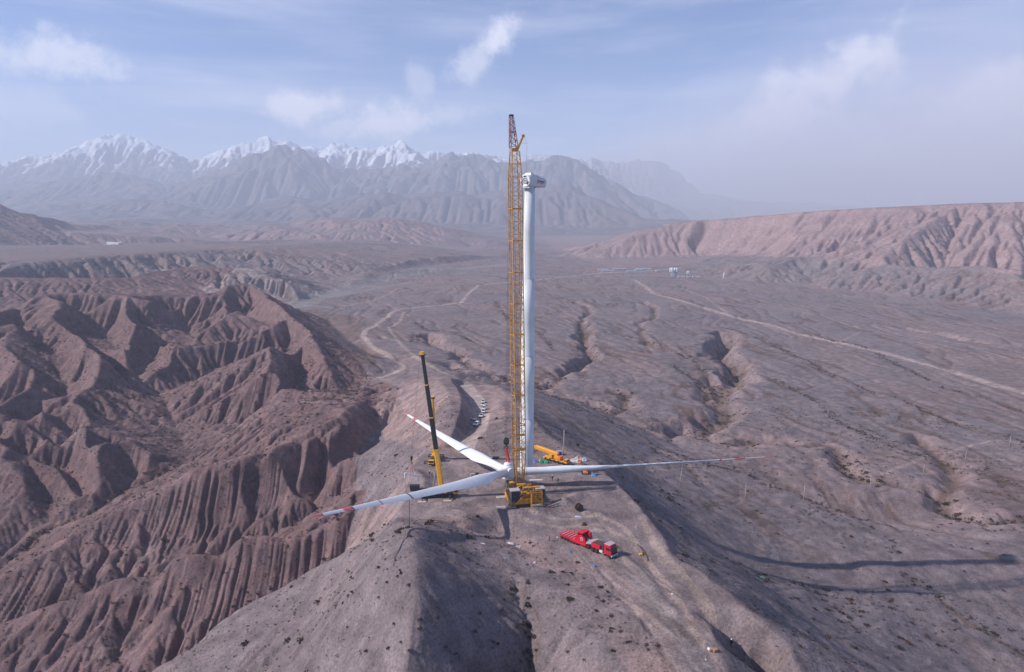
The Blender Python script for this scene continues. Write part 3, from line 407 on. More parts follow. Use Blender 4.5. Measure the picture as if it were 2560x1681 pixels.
def carve(H, X, Y, k=1.0):
    wx = X+fbm(X, Y, 60, 3, 31)*14; wy = Y+fbm(X, Y, 60, 3, 37)*14
    for pts, wd, dp in GULLIES:
        D, _, S = pdist(wx, wy, pts, wd*4)
        dv = dp*(1.0+.55*vnoise(S/40, S*0, 5)); q = D/wd/.85*(1+.35*fbm(X, Y, 16, 3, 41))
        H = H-k*dv*(1-sm(q, .10, 1.0))*(D < wd*3.9)
    n9 = 1+.4*fbm(X, Y, 9, 2, 42)
    for pts, wd, dp in SIDES:
        px = [p[0] for p in pts]; py = [p[1] for p in pts]; m_ = 30+wd*3; w_ = WIN(min(px)-m_, max(px)+m_, min(py)-m_, max(py)+m_)
        if not H[w_].size: continue
        D, _, S = pdist_(wx[w_], wy[w_], pts, wd*3); L_ = sum(math.hypot(a[0]-b[0], a[1]-b[1]) for a, b in zip(pts[:-1], pts[1:]))
        q = D/(wd*(1.1-.7*S/L_))*n9[w_]; H[w_] = H[w_]-dp*(1-S/L_)*(1-sm(q, 0, 1.1))*(D < wd*2.9)
    return H
def kmask(X, Y):
    """erodibility: high on hills and cliffs, low on the plain, none on graded ground"""
    K = np.full(X.shape, .25, np.float32)
    K = np.where(in_poly(X, Y, BAD), 1.15, K)
    K = np.where(in_poly(X, Y, RIDGE), .5, K)
    K = np.where(in_poly(X, Y, REG['soft']), .35, K)
    K = np.where(in_poly(X, Y, REG['mesa']), .7, K)
    K = np.where((X < -350) & (Y > 900), 1.0, K)
    return blur(K, 2)
def streaks(X, Y):
    wx = X+fbm(X, Y, 160, 3, 81)*45; wy = Y+fbm(X, Y, 160, 3, 82)*60; wx = wx+.25*wy*(X < 150)
    s = 1-np.abs(fbm(wx/24, wy/210, 1.0, 4, 83))*3.2
    return sm(s, .55, 1.0)*(Y > 150)*sm(Y, 180, 330)
def graded(X, Y):
    g = in_poly(X, Y, PAD).astype(np.float32)
    for pts, wd in ROADS:
        D, _, _ = pdist(X, Y, pts, wd*2.5); g = np.maximum(g, 1-sm(D, wd*.5, wd*1.1))
    return g

# far mountains
r4 = Ras(-16500, 3500, 30., TM.raster(-16500, 3500, 30., 1100, 520)); X, Y = r4.grid()
H = blur(r4.H, 2)+fbm(X, Y, 1500, 5, 11)*sm(Y, 4800, 7000)*150+fbm(X, Y, 260, 4, 12)*sm(Y, 4500, 6500)*22
H, A4 = erode(H, 30., np.where(Y > 5000, .050, .012).astype(np.float32), 90, m=.42, diff=.0015, talus=1.05)
rg = 1-np.abs(fbm(X, Y, 420, 5, 14, .6))*2.6; H = H+(rg*95*sm(H, 120, 900)+(1-np.abs(fbm(X, Y, 200, 4, 15))*2)*26)*sm(Y, 5200, 7500)
r4.H = H+fbm(X, Y, 90, 3, 13)*6*sm(Y, 4800, 6500)
# plain, mesas, terrace
r3 = Ras(-3400, -200, 8., TN.raster(-3400, -200, 8., 925, 625)); X, Y = r3.grid()
H = blur(r3.H, 1.2); slope_hint = np.hypot(*np.gradient(H))/8
H = H+fbm(X, Y, 220, 4, 21)*(1.2+9*sm(slope_hint, .08, .3))*sm(Y, 500, 1200)+fbm(X, Y, 45, 3, 22)*(.3+7*sm(slope_hint, .06, .25))
fh = 1-np.abs(fbm(X, Y, 700, 5, 28))*2.4; H = H+np.clip(fh, -.2, 1)*46*sm(Y, 2750, 3700)*sm(-X, 100, 900)
H, A3 = erode(H, 8., kmask(X, Y)*.045, 80, m=.42, diff=.002, talus=1.0)
r3.H = H
# the middle ground at 2.5 m
r2 = Ras(-1100, -50, 2.2, TN.raster(-1100, -50, 2.2, 1190, 900)); X, Y = r2.grid(); WIN = ras_win(r2)
b = sm(Y, 1000, 1500); b = np.maximum(b, np.maximum(sm(-X, 800, 1050), sm(X, 900, 1400)))
H = blur(r2.H, .5)*(1-b)+r3.samp(X, Y)*b
H = carve(H, X, Y)
plain = (~in_poly(X, Y, BAD)) & (~in_poly(X, Y, RIDGE)) & (X > -300) & (~in_poly(X, Y, REG['mesa'])); H = H-streaks(X, Y)*1.4*plain
km = kmask(X, Y)*(1-graded(X, Y)); inb = in_poly(X, Y, BAD)
H = H+(fbm(X, Y, 40, 4, 23)*np.where(inb, 2.4, .7)+fbm(X, Y, 11, 3, 26)*np.where(inb, 1.0, .25))*(1-graded(X, Y))
H, A2 = erode(H, 2.2, km*.055*(.45+.65*sm(Y, 370, 520)), 70, m=.42, diff=.0014, talus=1.12)
A2 = blur(A2, .6); H = H-np.clip(np.log(A2)-.8, 0, 4)*.32*np.where(inb, 1, .15)*(1-graded(X, Y))
r2.H = H
# the ridge and the near hills at 0.7 m
r1 = Ras(-330, 60, .75, TN.raster(-330, 60, .75, 880, 800)); X, Y = r1.grid(); WIN = ras_win(r1)
b = 1-r1.inside(X, Y, 60)
H = (blur(r1.H, 1.6)*.5+r2.samp(X, Y)*.5)*(1-b)+r2.samp(X, Y)*b
g1 = np.maximum(graded(X, Y), blur(in_poly(X, Y, REG['sharp']).astype(np.float32), 2.0)); H = H*(1-g1)+blur(r1.H, 1.0)*g1; ib = blur(in_poly(X, Y, BAD).astype(np.float32), 4)
H = H+(1-g1*.85)*(fbm(X, Y, 14, 4, 24)*1.0+fbm(X, Y, 4.5, 3, 27)*(.16+.5*ib))
H, A1 = erode(H, .75, kmask(X, Y)*(1-g1)*.030, 45, m=.42, diff=.004, talus=1.05)
A1 = blur(A1, .5); H = H-np.clip(np.log(A1)-.6, 0, 4)*(.05+.13*ib)*(1-g1)
r1.H = H+(1-g1*.8)*fbm(X, Y, 3.0, 3, 25)*(.2+.12*ib)
for pts, wd, dp in CUTS:      # shallow ruts, spoil heaps and small cut banks
    D, _, S = pdist(X, Y, pts, wd*4); r1.H += dp*np.exp(-(D/wd)**2)*(D < wd*3.9)*(.8+.5*vnoise(S/4, S*0, 3))
print('rasters', round(time.time()-t0, 1))

def height(x, y):
    h = r4.samp(x, y)*1.0; b = r3.inside(x, y, 500); h = h*(1-b)+r3.samp(x, y)*b
    b = r2.inside(x, y, 60); h = h*(1-b)+r2.samp(x, y)*b
    b = r1.inside(x, y, 15); h = h*(1-b)+r1.samp(x, y)*b
    return h
def hz(x, y): return float(height(np.array([float(x)]), np.array([float(y)]))[0])

# one sheet, fine near the viewpoint and coarser towards the horizon
NT = 1020; TH = np.radians(np.linspace(-47, 47, NT)); R = [22.]
while R[-1] < 22000:
    r = R[-1]
    R.append(r+(6 if r < 95 else min(max(.32, r*r*.0000155), r*.0042)))
R = np.array(R); NR = len(R)
WIN = polar_win(R, TH); TT, RR = np.meshgrid(TH, R); VX = RR*np.sin(TT); VY = RR*np.cos(TT)
VZ = height(VX, VY)
print('grid', NR, NT, round(time.time()-t0, 1))
Pv = np.stack([VX, VY, VZ], -1)
du = np.gradient(Pv, axis=1); dv_ = np.gradient(Pv, axis=0); NV = np.cross(du, dv_); NV /= np.linalg.norm(NV, axis=-1, keepdims=True)
NV *= np.sign(NV[..., 2:3]+1e-9)
slope = 1-NV[..., 2]

# rock and soil colour, vertex by vertex (what the ground is made of, never how it is lit)
def colr(c): return np.array(c, np.float32)
GRAY = colr((.195, .156, .162)); BROWN = colr((.165, .107, .108)); TAN = colr((.295, .208, .195)); PINK = colr((.285, .198, .195)); WHITE = colr((.38, .30, .285))
MOUNT = colr((.125, .105, .105)); SNOW = colr((.78, .80, .84)); SHRUB = colr((.115, .075, .055)); BED = colr((.23, .205, .205)); ROADC = colr((.35, .275, .255)); DUN = colr((.165, .115, .10))
def lerp(Cc, c, m): m = np.clip(m, 0, 1)[..., None]; return Cc*(1-m)+c*m
n1 = fbm(VX, VY, 180, 4, 51); n2 = fbm(VX, VY, 28, 4, 52); n3 = fbm(VX, VY, 5, 3, 53)
CC = np.broadcast_to(GRAY, VX.shape+(3,)).copy()
CC = lerp(CC, colr((.215, .152, .148)), sm(n1+.4*n2, -.05, .5)*.7)
CC = lerp(CC, colr((.155, .128, .140)), sm(-n1+.5*n3, .1, .6)*.5)
inbad = in_poly(VX+n2*4, VY+n2*4, BAD)
strat = np.sin((VZ+.22*VX+.1*VY+n1*9)*.55)+.5*np.sin((VZ*1.7+.3*VX+n2*4)*1.3)
cb = lerp(np.broadcast_to(BROWN, CC.shape), colr((.200, .120, .113)), sm(strat, .2, 1.4)*.55)
cb = lerp(cb, colr((.145, .105, .112)), sm(-strat, .3, 1.4)*.5)
cb = lerp(cb, colr((.235, .165, .158)), sm(n2, .1, .6)*.35)
CC = np.where(inbad[..., None], cb, CC)
CC = lerp(CC, DUN, in_poly(VX, VY, REG['fan'])*.8)
CC = lerp(CC, WHITE, in_poly(VX+n2*10, VY+n2*10, REG['white'])*(.35+.5*sm(n2+.5*n3, -.3, .3))*(VZ > -58))
inr = in_poly(VX, VY, REG['pink'])
CC = lerp(CC, TAN, inr*(.25+.6*sm(n2+.6*n3, -.35, .45)))
inp = in_poly(VX, VY, PAD)
CC = lerp(CC, colr((.232, .188, .190)), inp*(.25+.55*sm(n2+.3*n3, -.3, .3)))
CC = lerp(CC, PINK, in_poly(VX, VY, REG['hilll'])*.7)
mesa = in_poly(VX+n1*20, VY+n1*20, REG['pinkmesa']) | in_poly(VX+n1*20, VY+n1*20, REG['pm']); bands = .5+.5*np.sin(VZ*.16+n1*2)
CC = np.where(mesa[..., None], lerp(np.broadcast_to(PINK, CC.shape), colr((.25, .165, .165)), bands*.6), CC)
CC = np.where((mesa & (slope < .06))[..., None], lerp(CC, GRAY, .6+0*VX), CC)
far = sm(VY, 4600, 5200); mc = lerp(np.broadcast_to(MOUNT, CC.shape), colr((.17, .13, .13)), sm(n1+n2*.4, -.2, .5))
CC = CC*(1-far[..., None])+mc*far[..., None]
snow = sm(VZ+fbm(VX, VY, 500, 7, 61, .62)*520-NV[..., 0]*420-slope*500, 790, 900)*(VY > 10500)*sm(-VX, -3000, 1500)*.9
CC = lerp(CC, SNOW, snow)
isplain = (~inbad) & (~in_poly(VX, VY, RIDGE)) & (~mesa) & (VY < 4500) & (VX > -900)
CC = lerp(CC, colr((.12, .075, .060)), streaks(VX, VY)*isplain*sm(n2+n3*.6, -.5, .4)*.9)
CC = lerp(CC, colr((.245, .180, .172)), sm(fbm(VX, VY*.35, 45, 3, 88), .1, .5)*isplain*.5)
for pts, wd in RIVER:
    D, _, _ = pdist(VX+n2*12, VY+n2*20, pts, wd*3); CC = lerp(CC, BED, (1-sm(D, wd*.6, wd))*.9)
wx = VX+fbm(VX, VY, 60, 3, 31)*14; wy = VY+fbm(VX, VY, 60, 3, 37)*14
for pts, wd, dp in GULLIES:
    D, _, _ = pdist(wx, wy, pts, wd*3); CC = lerp(CC, SHRUB, (1-sm(D+n3*wd*.4, wd*.15, wd*.8))*.75); CC = lerp(CC, PINK, (np.exp(-((D-wd)/wd*1.6)**2))*(D < wd*2.8)*.35)
for pts, wd in WASH:
    D, _, _ = pdist(VX+n2*7, VY+n2*7, pts, wd*4); CC = lerp(CC, SHRUB, (1-sm(D+n3*wd*.8, wd*.1, wd))*sm(n3+n2, -.5, .3)*.8)
inroad = np.zeros(VX.shape, bool)
for pts, wd in ROADS:
    D, _, _ = pdist(VX+n3*.25, VY+n3*.25, pts, wd*3)
    inroad |= D < wd*.5
    CC = lerp(CC, TAN, np.exp(-np.clip((D-wd*.5)/wd*1.5, 0, 9)**2)*(D < wd*2.8)*.35)
CC = np.where(inroad[..., None], np.where((VY < 180)[..., None], colr((.225, .19, .195)), ROADC)*(1+.12*n3[..., None]), CC)
_r = random.Random(21); EXTRA = []
main_ = [(-12, 232), (6, 214), (14, 196), (18, 180), (22, 166), (27, 152), (34, 138), (38, 124), (41, 108)]
for i in range(26):
    off = _r.uniform(-7, 9); a0 = _r.randrange(0, 5); a1 = min(9, a0+_r.randrange(3, 7)); q = [(x+off+_r.uniform(-1.2, 1.2), y+_r.uniform(-2, 2)) for x, y in main_[a0:a1]]
    EXTRA.append((q, _r.uniform(.5, .9), _r.choice((.28, .2, -.3, -.2))))
for i in range(16):
    cx_, cy_, r_, t_ = _r.uniform(-18, 28), _r.uniform(200, 236), _r.uniform(4, 14), _r.uniform(0, 6.28)
    EXTRA.append(([(cx_+r_*math.cos(t_+j*.3), cy_+r_*math.sin(t_+j*.3)) for j in range(9)], .6, _r.choice((.3, .2, -.25))))
for pts, wd, k in TRACKS+EXTRA:     # wheel tracks: paler or darker soil
    D, _, _ = pdist(VX+n3*.4, VY+n3*.4, pts, wd*3); m = (1-sm(D, wd*.35, wd*.7))*min(1, abs(k)*1.5)
    CC = lerp(CC, colr((.36, .275, .24)) if k > 0 else colr((.15, .115, .11)), m)
CC *= (1+.10*n3[..., None]+.07*n2[..., None])
CC = np.clip(CC, .02, .9)

# regions become objects of their own
lab = np.zeros(VX.shape, np.int8)          # 0 ground
lab[inbad] = 1; lab[in_poly(VX, VY, RIDGE)] = 2
lab[in_poly(VX, VY, REG['terrace'])] = 3; lab[mesa] = 4; lab[in_poly(VX, VY, REG['hilll'])] = 5
D, _, _ = pdist(VX, VY, RIVER[0][0], 80); lab[(D < RIVER[0][1]*.8) & (lab == 0)] = 7
lab[VY > 4750] = 6; lab[inroad] = 8
NAMES = ['ground', 'badland_hills', 'ridge', 'terrace_bluff', 'mesa', 'hill', 'mountains', 'river_bed', 'road']
# ground material
gm = bpy.data.materials.new('dry_ground'); gm.use_nodes = True; nt = gm.node_tree; N_ = nt.nodes; L_ = nt.links
bs = N_['Principled BSDF']; bs.inputs['Roughness'].default_value = .95; bs.inputs['Specular IOR Level'].default_value = .08
at_ = N_.new('ShaderNodeAttribute'); at_.attribute_name = 'soil'
tcg = N_.new('ShaderNodeTexCoord')
def gn(scale, det, rough):
    n = N_.new('ShaderNodeTexNoise'); n.inputs['Scale'].default_value = scale; n.inputs['Detail'].default_value = det; n.inputs['Roughness'].default_value = rough
    L_.new(tcg.outputs['Object'], n.inputs['Vector']); return n.outputs['Fac']
def gmap(x, a, b, c, d):
    n = N_.new('ShaderNodeMapRange'); n.inputs[1].default_value = a; n.inputs[2].default_value = b; n.inputs[3].default_value = c; n.inputs[4].default_value = d
    L_.new(x, n.inputs[0]); return n.outputs[0]
def gmul(a, b):
    n = N_.new('ShaderNodeMix'); n.data_type = 'RGBA'; n.blend_type = 'MULTIPLY'; n.inputs[0].default_value = 1
    L_.new(a, n.inputs[6]); L_.new(b, n.inputs[7]); return n.outputs[2]
fine = gn(1.6, 6, .7); mid = gn(.16, 5, .6); big = gn(.02, 4, .6)
cc = gmul(at_.outputs['Color'], gmap(fine, .3, .7, .60, 1.34)); cc = gmul(cc, gmap(mid, .3, .7, .74, 1.24)); cc = gmul(cc, gmap(big, .3, .7, .86, 1.12))
peb = gn(.9, 3, .8); cc = gmul(cc, gmap(peb, .64, .70, 1.0, .55))
speck = gn(.42, 7, .82); cc = gmul(cc, gmap(speck, .54, .70, 1.04, .66)); speck2 = gn(.11, 6, .75); cc = gmul(cc, gmap(speck2, .35, .65, 1.12, .86))
L_.new(cc, bs.inputs['Base Color'])
bp1 = N_.new('ShaderNodeBump'); bp1.inputs['Strength'].default_value = .9; bp1.inputs['Distance'].default_value = .35; L_.new(fine, bp1.inputs['Height'])
bp2 = N_.new('ShaderNodeBump'); bp2.inputs['Strength'].default_value = .6; bp2.inputs['Distance'].default_value = 1.6; L_.new(mid, bp2.inputs['Height']); L_.new(bp1.outputs[0], bp2.inputs['Normal'])
L_.new(bp2.outputs[0], bs.inputs['Normal'])

fl = np.maximum.reduce([lab[:-1, :-1]*0, lab[:-1, :-1]]); vid = np.arange(VX.size).reshape(VX.shape)
quads = np.stack([vid[:-1, :-1], vid[:-1, 1:], vid[1:, 1:], vid[1:, :-1]], -1).reshape(-1, 4); ql = lab[:-1, :-1].ravel()
Pf = Pv.reshape(-1, 3).astype(np.float32); Nf = NV.reshape(-1, 3).astype(np.float32); Cf = CC.reshape(-1, 3).astype(np.float32)
GROUND = []
for k, nm in enumerate(NAMES):
    q = quads[ql == k]
    if not len(q): continue
    used, inv = np.unique(q, return_inverse=True); inv = inv.reshape(-1, 4)
    me = bpy.data.meshes.new(nm); me.vertices.add(len(used)); me.vertices.foreach_set('co', Pf[used].ravel())
    me.loops.add(inv.size); me.loops.foreach_set('vertex_index', inv.ravel().astype(np.int32))
    me.polygons.add(len(inv)); me.polygons.foreach_set('loop_start', np.arange(0, inv.size, 4, dtype=np.int32)); me.polygons.foreach_set('loop_total', np.full(len(inv), 4, np.int32))
    me.update(calc_edges=True); me.polygons.foreach_set('use_smooth', np.ones(len(inv), bool))
    ca = me.color_attributes.new('soil', 'FLOAT_COLOR', 'POINT'); ca.data.foreach_set('color', np.concatenate([Cf[used], np.ones((len(used), 1), np.float32)], 1).ravel())
    me.normals_split_custom_set_from_vertices(Nf[used])
    me.materials.append(gm); o = bpy.data.objects.new(nm, me); COL.objects.link(o); o['kind'] = 'structure'; GROUND.append(o)
print('mesh', round(time.time()-t0, 1))

HAZE_DENSITY = 1.12e-4

# ------------------------------------------------------------------ haze: one closed box of thin pale air
def haze_box(lo, hi, dens, name='haze', col=(.74, .83, 1.0, 1), rz=0):
    bm = bmesh.new(); vs = [bm.verts.new((x, y, z)) for x in (lo[0], hi[0]) for y in (lo[1], hi[1]) for z in (lo[2], hi[2])]
    for f in ((0, 1, 3, 2), (4, 6, 7, 5), (0, 4, 5, 1), (2, 3, 7, 6), (0, 2, 6, 4), (1, 5, 7, 3)): bm.faces.new([vs[i] for i in f])
    bmesh.ops.recalc_face_normals(bm, faces=bm.faces)
    me = bpy.data.meshes.new(name); bm.to_mesh(me); bm.free(); o = bpy.data.objects.new(name, me); COL.objects.link(o); o['kind'] = 'stuff'
    m = bpy.data.materials.new('hazy_air'); m.use_nodes = True; nt = m.node_tree; nt.nodes.remove(nt.nodes['Principled BSDF'])
    v = nt.nodes.new('ShaderNodeVolumePrincipled'); v.inputs['Color'].default_value = col; v.inputs['Density'].default_value = dens
    v.inputs['Anisotropy'].default_value = .0
    nt.links.new(v.outputs[0], nt.nodes['Material Output'].inputs['Volume']); me.materials.append(m); return o
haze_box((-17500, -400, float(VZ.min())-1.5), (17500, 22600, float(VZ.max())+30), HAZE_DENSITY)

def dust_bank():
    """a bank of blown dust standing in front of the mountains on the right"""
    bm = bmesh.new(); zt_ = float(VZ.max())+8; zb_ = float(VZ.min())-.6
    ou = [(700, 21500), (2100, 3000), (9000, 3200), (16500, 9000), (16500, 21500)]
    A = [bm.verts.new((x, y, zb_)) for x, y in ou]; B = [bm.verts.new((x, y, zt_)) for x, y in ou]; n = len(ou)
    bm.faces.new(A[::-1]); bm.faces.new(B)
    for i in range(n): bm.faces.new([A[i], A[(i+1) % n], B[(i+1) % n], B[i]])
    bmesh.ops.recalc_face_normals(bm, faces=bm.faces); me = bpy.data.meshes.new('dust_bank'); bm.to_mesh(me); bm.free(); o = bpy.data.objects.new('dust_bank', me); COL.objects.link(o); o['kind'] = 'stuff'
    m = bpy.data.materials.new('dusty_air'); m.use_nodes = True; nt = m.node_tree; nt.nodes.remove(nt.nodes['Principled BSDF'])
    v = nt.nodes.new('ShaderNodeVolumePrincipled'); v.inputs['Color'].default_value = (.93, .90, .97, 1); v.inputs['Density'].default_value = 1.9e-4
    nt.links.new(v.outputs[0], nt.nodes['Material Output'].inputs['Volume']); me.materials.append(m)
dust_bank()

NETA, NETB = (85.1, 212.6), (80.6, 206.2)
# ------------------------------------------------------------------ builders
class MB:
    def __init__(s): s.bm = bmesh.new(); s.mi = 0
    def _f(s, vs, smooth=False):
        try:
            f = s.bm.faces.new(vs); f.material_index = s.mi; f.smooth = smooth; return f
        except ValueError: return None
    def box(s, c, d, R=None, taper=None):
        """box centred at c, full sizes d; taper=(tx,ty) scales the top"""
        tx, ty = taper or (1, 1); V = []
        for x, y, z in ((-1,-1,-1),(1,-1,-1),(1,1,-1),(-1,1,-1),(-1,-1,1),(1,-1,1),(1,1,1),(-1,1,1)):
            p = Vector((x*d[0]/2*(tx if z > 0 else 1), y*d[1]/2*(ty if z > 0 else 1), z*d[2]/2))
            if R is not None: p = R @ p
            V.append(s.bm.verts.new(p+Vector(c)))
        for f in ((3,2,1,0),(4,5,6,7),(0,1,5,4),(1,2,6,5),(2,3,7,6),(3,0,4,7)): s._f([V[i] for i in f])
        return s
    def bar(s, a, b, r, n=4, r2=None, smooth=False, caps=True):
        a, b = Vector(a), Vector(b); d = (b-a)
        if d.length < 1e-6: return s
        q = d.to_track_quat('Z', 'Y'); r2 = r if r2 is None else r2; ra = []; rb = []
        for i in range(n):
            t = 2*math.pi*(i+.5)/n; p = Vector((math.cos(t), math.sin(t), 0))
            ra.append(s.bm.verts.new(a+q @ (p*r))); rb.append(s.bm.verts.new(b+q @ (p*r2)))
        for i in range(n): s._f([ra[i], ra[(i+1) % n], rb[(i+1) % n], rb[i]], smooth)
        if caps: s._f(ra[::-1]); s._f(rb)
        return s
    def path(s, pts, r, n=4):
        for a, b in zip(pts[:-1], pts[1:]): s.bar(a, b, r, n)
        return s
    def loft(s, rings, caps=True, smooth=True):
        R = [[s.bm.verts.new(p) for p in r] for r in rings]; n = len(R[0])
        for a, b in zip(R[:-1], R[1:]):
            for i in range(n): s._f([a[i], a[(i+1) % n], b[(i+1) % n], b[i]], smooth)
        if caps: s._f(R[0][::-1]); s._f(R[-1])
        return s
    def lathe(s, prof, n=24, axis='Z', c=(0, 0, 0), smooth=True, M=None):
        rings = []
        for r, z in prof:
            ring = []
            for i in range(n):
                t = 2*math.pi*i/n
                p = Vector((r*math.cos(t), r*math.sin(t), z)) if axis == 'Z' else (Vector((z, r*math.cos(t), r*math.sin(t))) if axis == 'X' else Vector((-r*math.cos(t), z, r*math.sin(t))))
                if M is not None: p = M @ p
                ring.append(p+Vector(c))
            rings.append(ring)
        return s.loft(rings, True, smooth)
    def prism(s, outline, y0, y1, smooth=False):
        """outline in x,z pushed out along y"""
        A = [s.bm.verts.new((x, y0, z)) for x, z in outline]; B = [s.bm.verts.new((x, y1, z)) for x, z in outline]; n = len(A)
        s._f(A); s._f(B[::-1])
        for i in range(n): s._f([A[i], B[i], B[(i+1) % n], A[(i+1) % n]], smooth)
        return s
    def build(s, name, m, parent=None, bevel=0, loc=None, M=None):
        if M is not None: bmesh.ops.transform(s.bm, matrix=M, verts=s.bm.verts)
        bmesh.ops.recalc_face_normals(s.bm, faces=s.bm.faces)
        me = bpy.data.meshes.new(name); s.bm.to_mesh(me); s.bm.free()
        for mm in (m if isinstance(m, (list, tuple)) else [m]): me.materials.append(mm)
        o = bpy.data.objects.new(name, me); COL.objects.link(o)
        if parent is not None: o.parent = parent
        if loc is not None: o.location = loc
        if bevel:
            b = o.modifiers.new('bevel', 'BEVEL'); b.width = bevel; b.segments = 2; b.limit_method = 'ANGLE'
        return o
def tag(o, label=None, cat=None, group=None, kind=None):
    for k, v in (('label', label), ('category', cat), ('group', group), ('kind', kind)):
        if v: o[k] = v
    return o
def thing(name, loc, rz=0, label=None, cat=None, group=None, M=None):
    o = bpy.data.objects.new(name, None); COL.objects.link(o); o.empty_display_size = .5
    if M is not None: o.matrix_world = M
    else: o.location = loc; o.rotation_euler = (0, 0, rz)
    return tag(o, label, cat, group)
def copy_tree(o, parent=None):
    c = o.copy(); COL.objects.link(c)
    if parent is not None: c.parent = parent
    for ch in [k for k in KIDS.get(o, [])]: copy_tree(ch, c)
    return c
KIDS = {}
def remember(o):
    KIDS.clear()
    for q in bpy.data.objects:
        if q.parent: KIDS.setdefault(q.parent, []).append(q)
G = lambda x, y, dz=0.0: Vector((x, y, hz(x, y)+dz))

WHITE = mat('white_gelcoat', (.74, .75, .77), .35, noise=.03, nscale=.6)
GREYW = mat('light_grey_paint', (.52, .54, .58), .45, noise=.05, nscale=.5)
YEL = mat('crane_yellow', (.56, .26, .03), .55, noise=.35, nscale=1.2)
YEL2 = mat('truck_crane_yellow', (.74, .36, .03), .45, noise=.12, nscale=1.5)
ORA = mat('orange_paint', (.80, .22, .05), .45, noise=.12)
RED = mat('truck_red', (.56, .010, .035), .4, noise=.15, nscale=.8)
REDD = mat('signal_red', (.62, .03, .04), .5, noise=.08)
PINKR = mat('faded_red_band', (.68, .16, .17), .45, noise=.1)
BLK = mat('black_paint', (.02, .02, .024), .5, noise=.2)
DARK = mat('dark_steel', (.07, .075, .085), .55, metal=.3, noise=.25)
STEEL = mat('grey_steel', (.30, .31, .33), .5, metal=.4, noise=.2)
CWM = mat('counterweight_slate', (.055, .06, .075), .7, noise=.2)
CONC = mat('dusty_steel_plate', (.42, .38, .37), .8, noise=.15)
RUB = mat('tyre_rubber', (.03, .03, .032), .9, noise=.2)
GLASS = mat('dark_glass', (.015, .018, .024), .12, noise=.05, spec=.6)
CARW = mat('car_white', (.78, .79, .80), .25, noise=.02)
BLUE = mat('blue_paint', (.03, .09, .38), .5, noise=.1)
BLUEB = mat('bright_blue_sheet', (.08, .32, .72), .7, noise=.2)
GREEN = mat('green_sheet', (.03, .32, .16), .7, noise=.2)
TEAL = mat('green_net', (.08, .55, .38), .8, noise=.2)
RUST = mat('rusty_brown', (.10, .045, .03), .8, noise=.35, nscale=6)
WOOD = mat('pale_timber', (.50, .42, .34), .85, noise=.15)
SHEET = mat('white_sheeting', (.62, .60, .62), .7, noise=.12)
ROPE = mat('brown_rope', (.16, .06, .035), .8, noise=.2)
ROPEO = mat('orange_rope', (.42, .16, .06), .8, noise=.2)
CABLE = mat('wire_rope', (.09, .085, .09), .6, metal=.3, noise=.1)
TOWERM = mat('tower_white', (.60, .63, .66), .5, noise=.07, nscale=.25)
BORE = mat('bearing_blue', (.03, .05, .16), .4, noise=.3, nscale=3)

# ------------------------------------------------------------------ wind turbine: tower and nacelle
TX, TY = 5.4, 226.4
wt = thing('wind_turbine', G(TX, TY, -.5), 0, 'tall white steel wind turbine tower topped by a grey nacelle with no rotor yet', 'wind turbine')
zt = 97.2-wt.location.z
m = MB(); cuts = [0, 20, 42, 68, zt]
rr = lambda z: 2.28-(2.28-1.66)*max(0, (z-45)/(zt-45))
for a, b in zip(cuts[:-1], cuts[1:]):
    s_ = MB(); s_.lathe([(rr(a), a), (rr(a)*1.006, a+.02), (rr(a)*1.006, a+.16), (rr(a), a+.18), (rr((a+b)/2), (a+b)/2), (rr(b), b)], 48); s_.build('tower_section', TOWERM, wt)
MB().lathe([(3.6, -1.2), (3.6, .25), (3.1, .3)], 32).build('foundation', CONC, wt)
MB().box((0, -2.3, 1.9), (1.0, .12, 2.1)).build('tower_door', GREYW, wt)
# nacelle: nose towards the camera's left, wedge roof falling to the rear
yaw = math.radians(37); nM = Matrix.Translation((0, 0, zt+1.85)) @ Matrix.Rotation(math.pi*1.5-yaw, 4, 'Z')
nm = MB(); rings = []
for x, w_, z0, z1 in ((2.0, 1.75, -1.75, 1.75), (1.2, 1.95, -1.85, 1.95), (-1.2, 1.95, -1.9, 2.0), (-4.2, 1.85, -1.9, 1.45), (-6.6, 1.72, -1.85, 1.05), (-7.4, 1.55, -1.2, .8)):
    q = .35; rings.append([Vector(p) for p in ((x, -w_+q, z0), (x, w_-q, z0), (x, w_, z0+q), (x, w_, z1-q), (x, w_-q, z1), (x, -w_+q, z1), (x, -w_, z1-q), (x, -w_, z0+q))])
nm.loft(rings, True, False); nac = nm.build('nacelle', GREYW, wt, .06); nac.matrix_local = nM
def npart(b, name, m_, bev=0):
    o = b.build(name, m_, nac, bev); return o
npart(MB().lathe([(1.95, 1.95), (2.02, 2.1), (2.02, 2.55), (1.88, 2.7), (1.5, 2.72), (1.42, 2.62), (.98, 2.6)], 40, 'X'), 'main_bearing_flange', WHITE)
npart(MB().lathe([(1.0, 2.58), (1.0, 2.76), (.86, 2.8), (.84, 2.64)], 32, 'X'), 'bearing_ring', GREYW)
npart(MB().lathe([(.86, 2.5), (.84, 2.68), (.5, 2.6), (.2, 2.66)], 28, 'X'), 'hub_bore', BORE)
for a0, a1 in ((-.28, .28), (1.75, 2.5), (-2.6, -1.9)):
    b = MB(); n = 8
    for i in range(n):
        t0_, t1_ = a0+(a1-a0)*i/n, a0+(a1-a0)*(i+1)/n
        f = lambda r, t: Vector((2.74, r*math.sin(t), r*math.cos(t)))
        g = lambda r, t: Vector((2.64, r*math.sin(t), r*math.cos(t)))
        b.loft([[f(1.2, t0_), f(1.62, t0_), f(1.62, t1_), f(1.2, t1_)], [g(1.2, t0_), g(1.62, t0_), g(1.62, t1_), g(1.2, t1_)]], True, False)
    npart(b, 'access_opening', BLK)
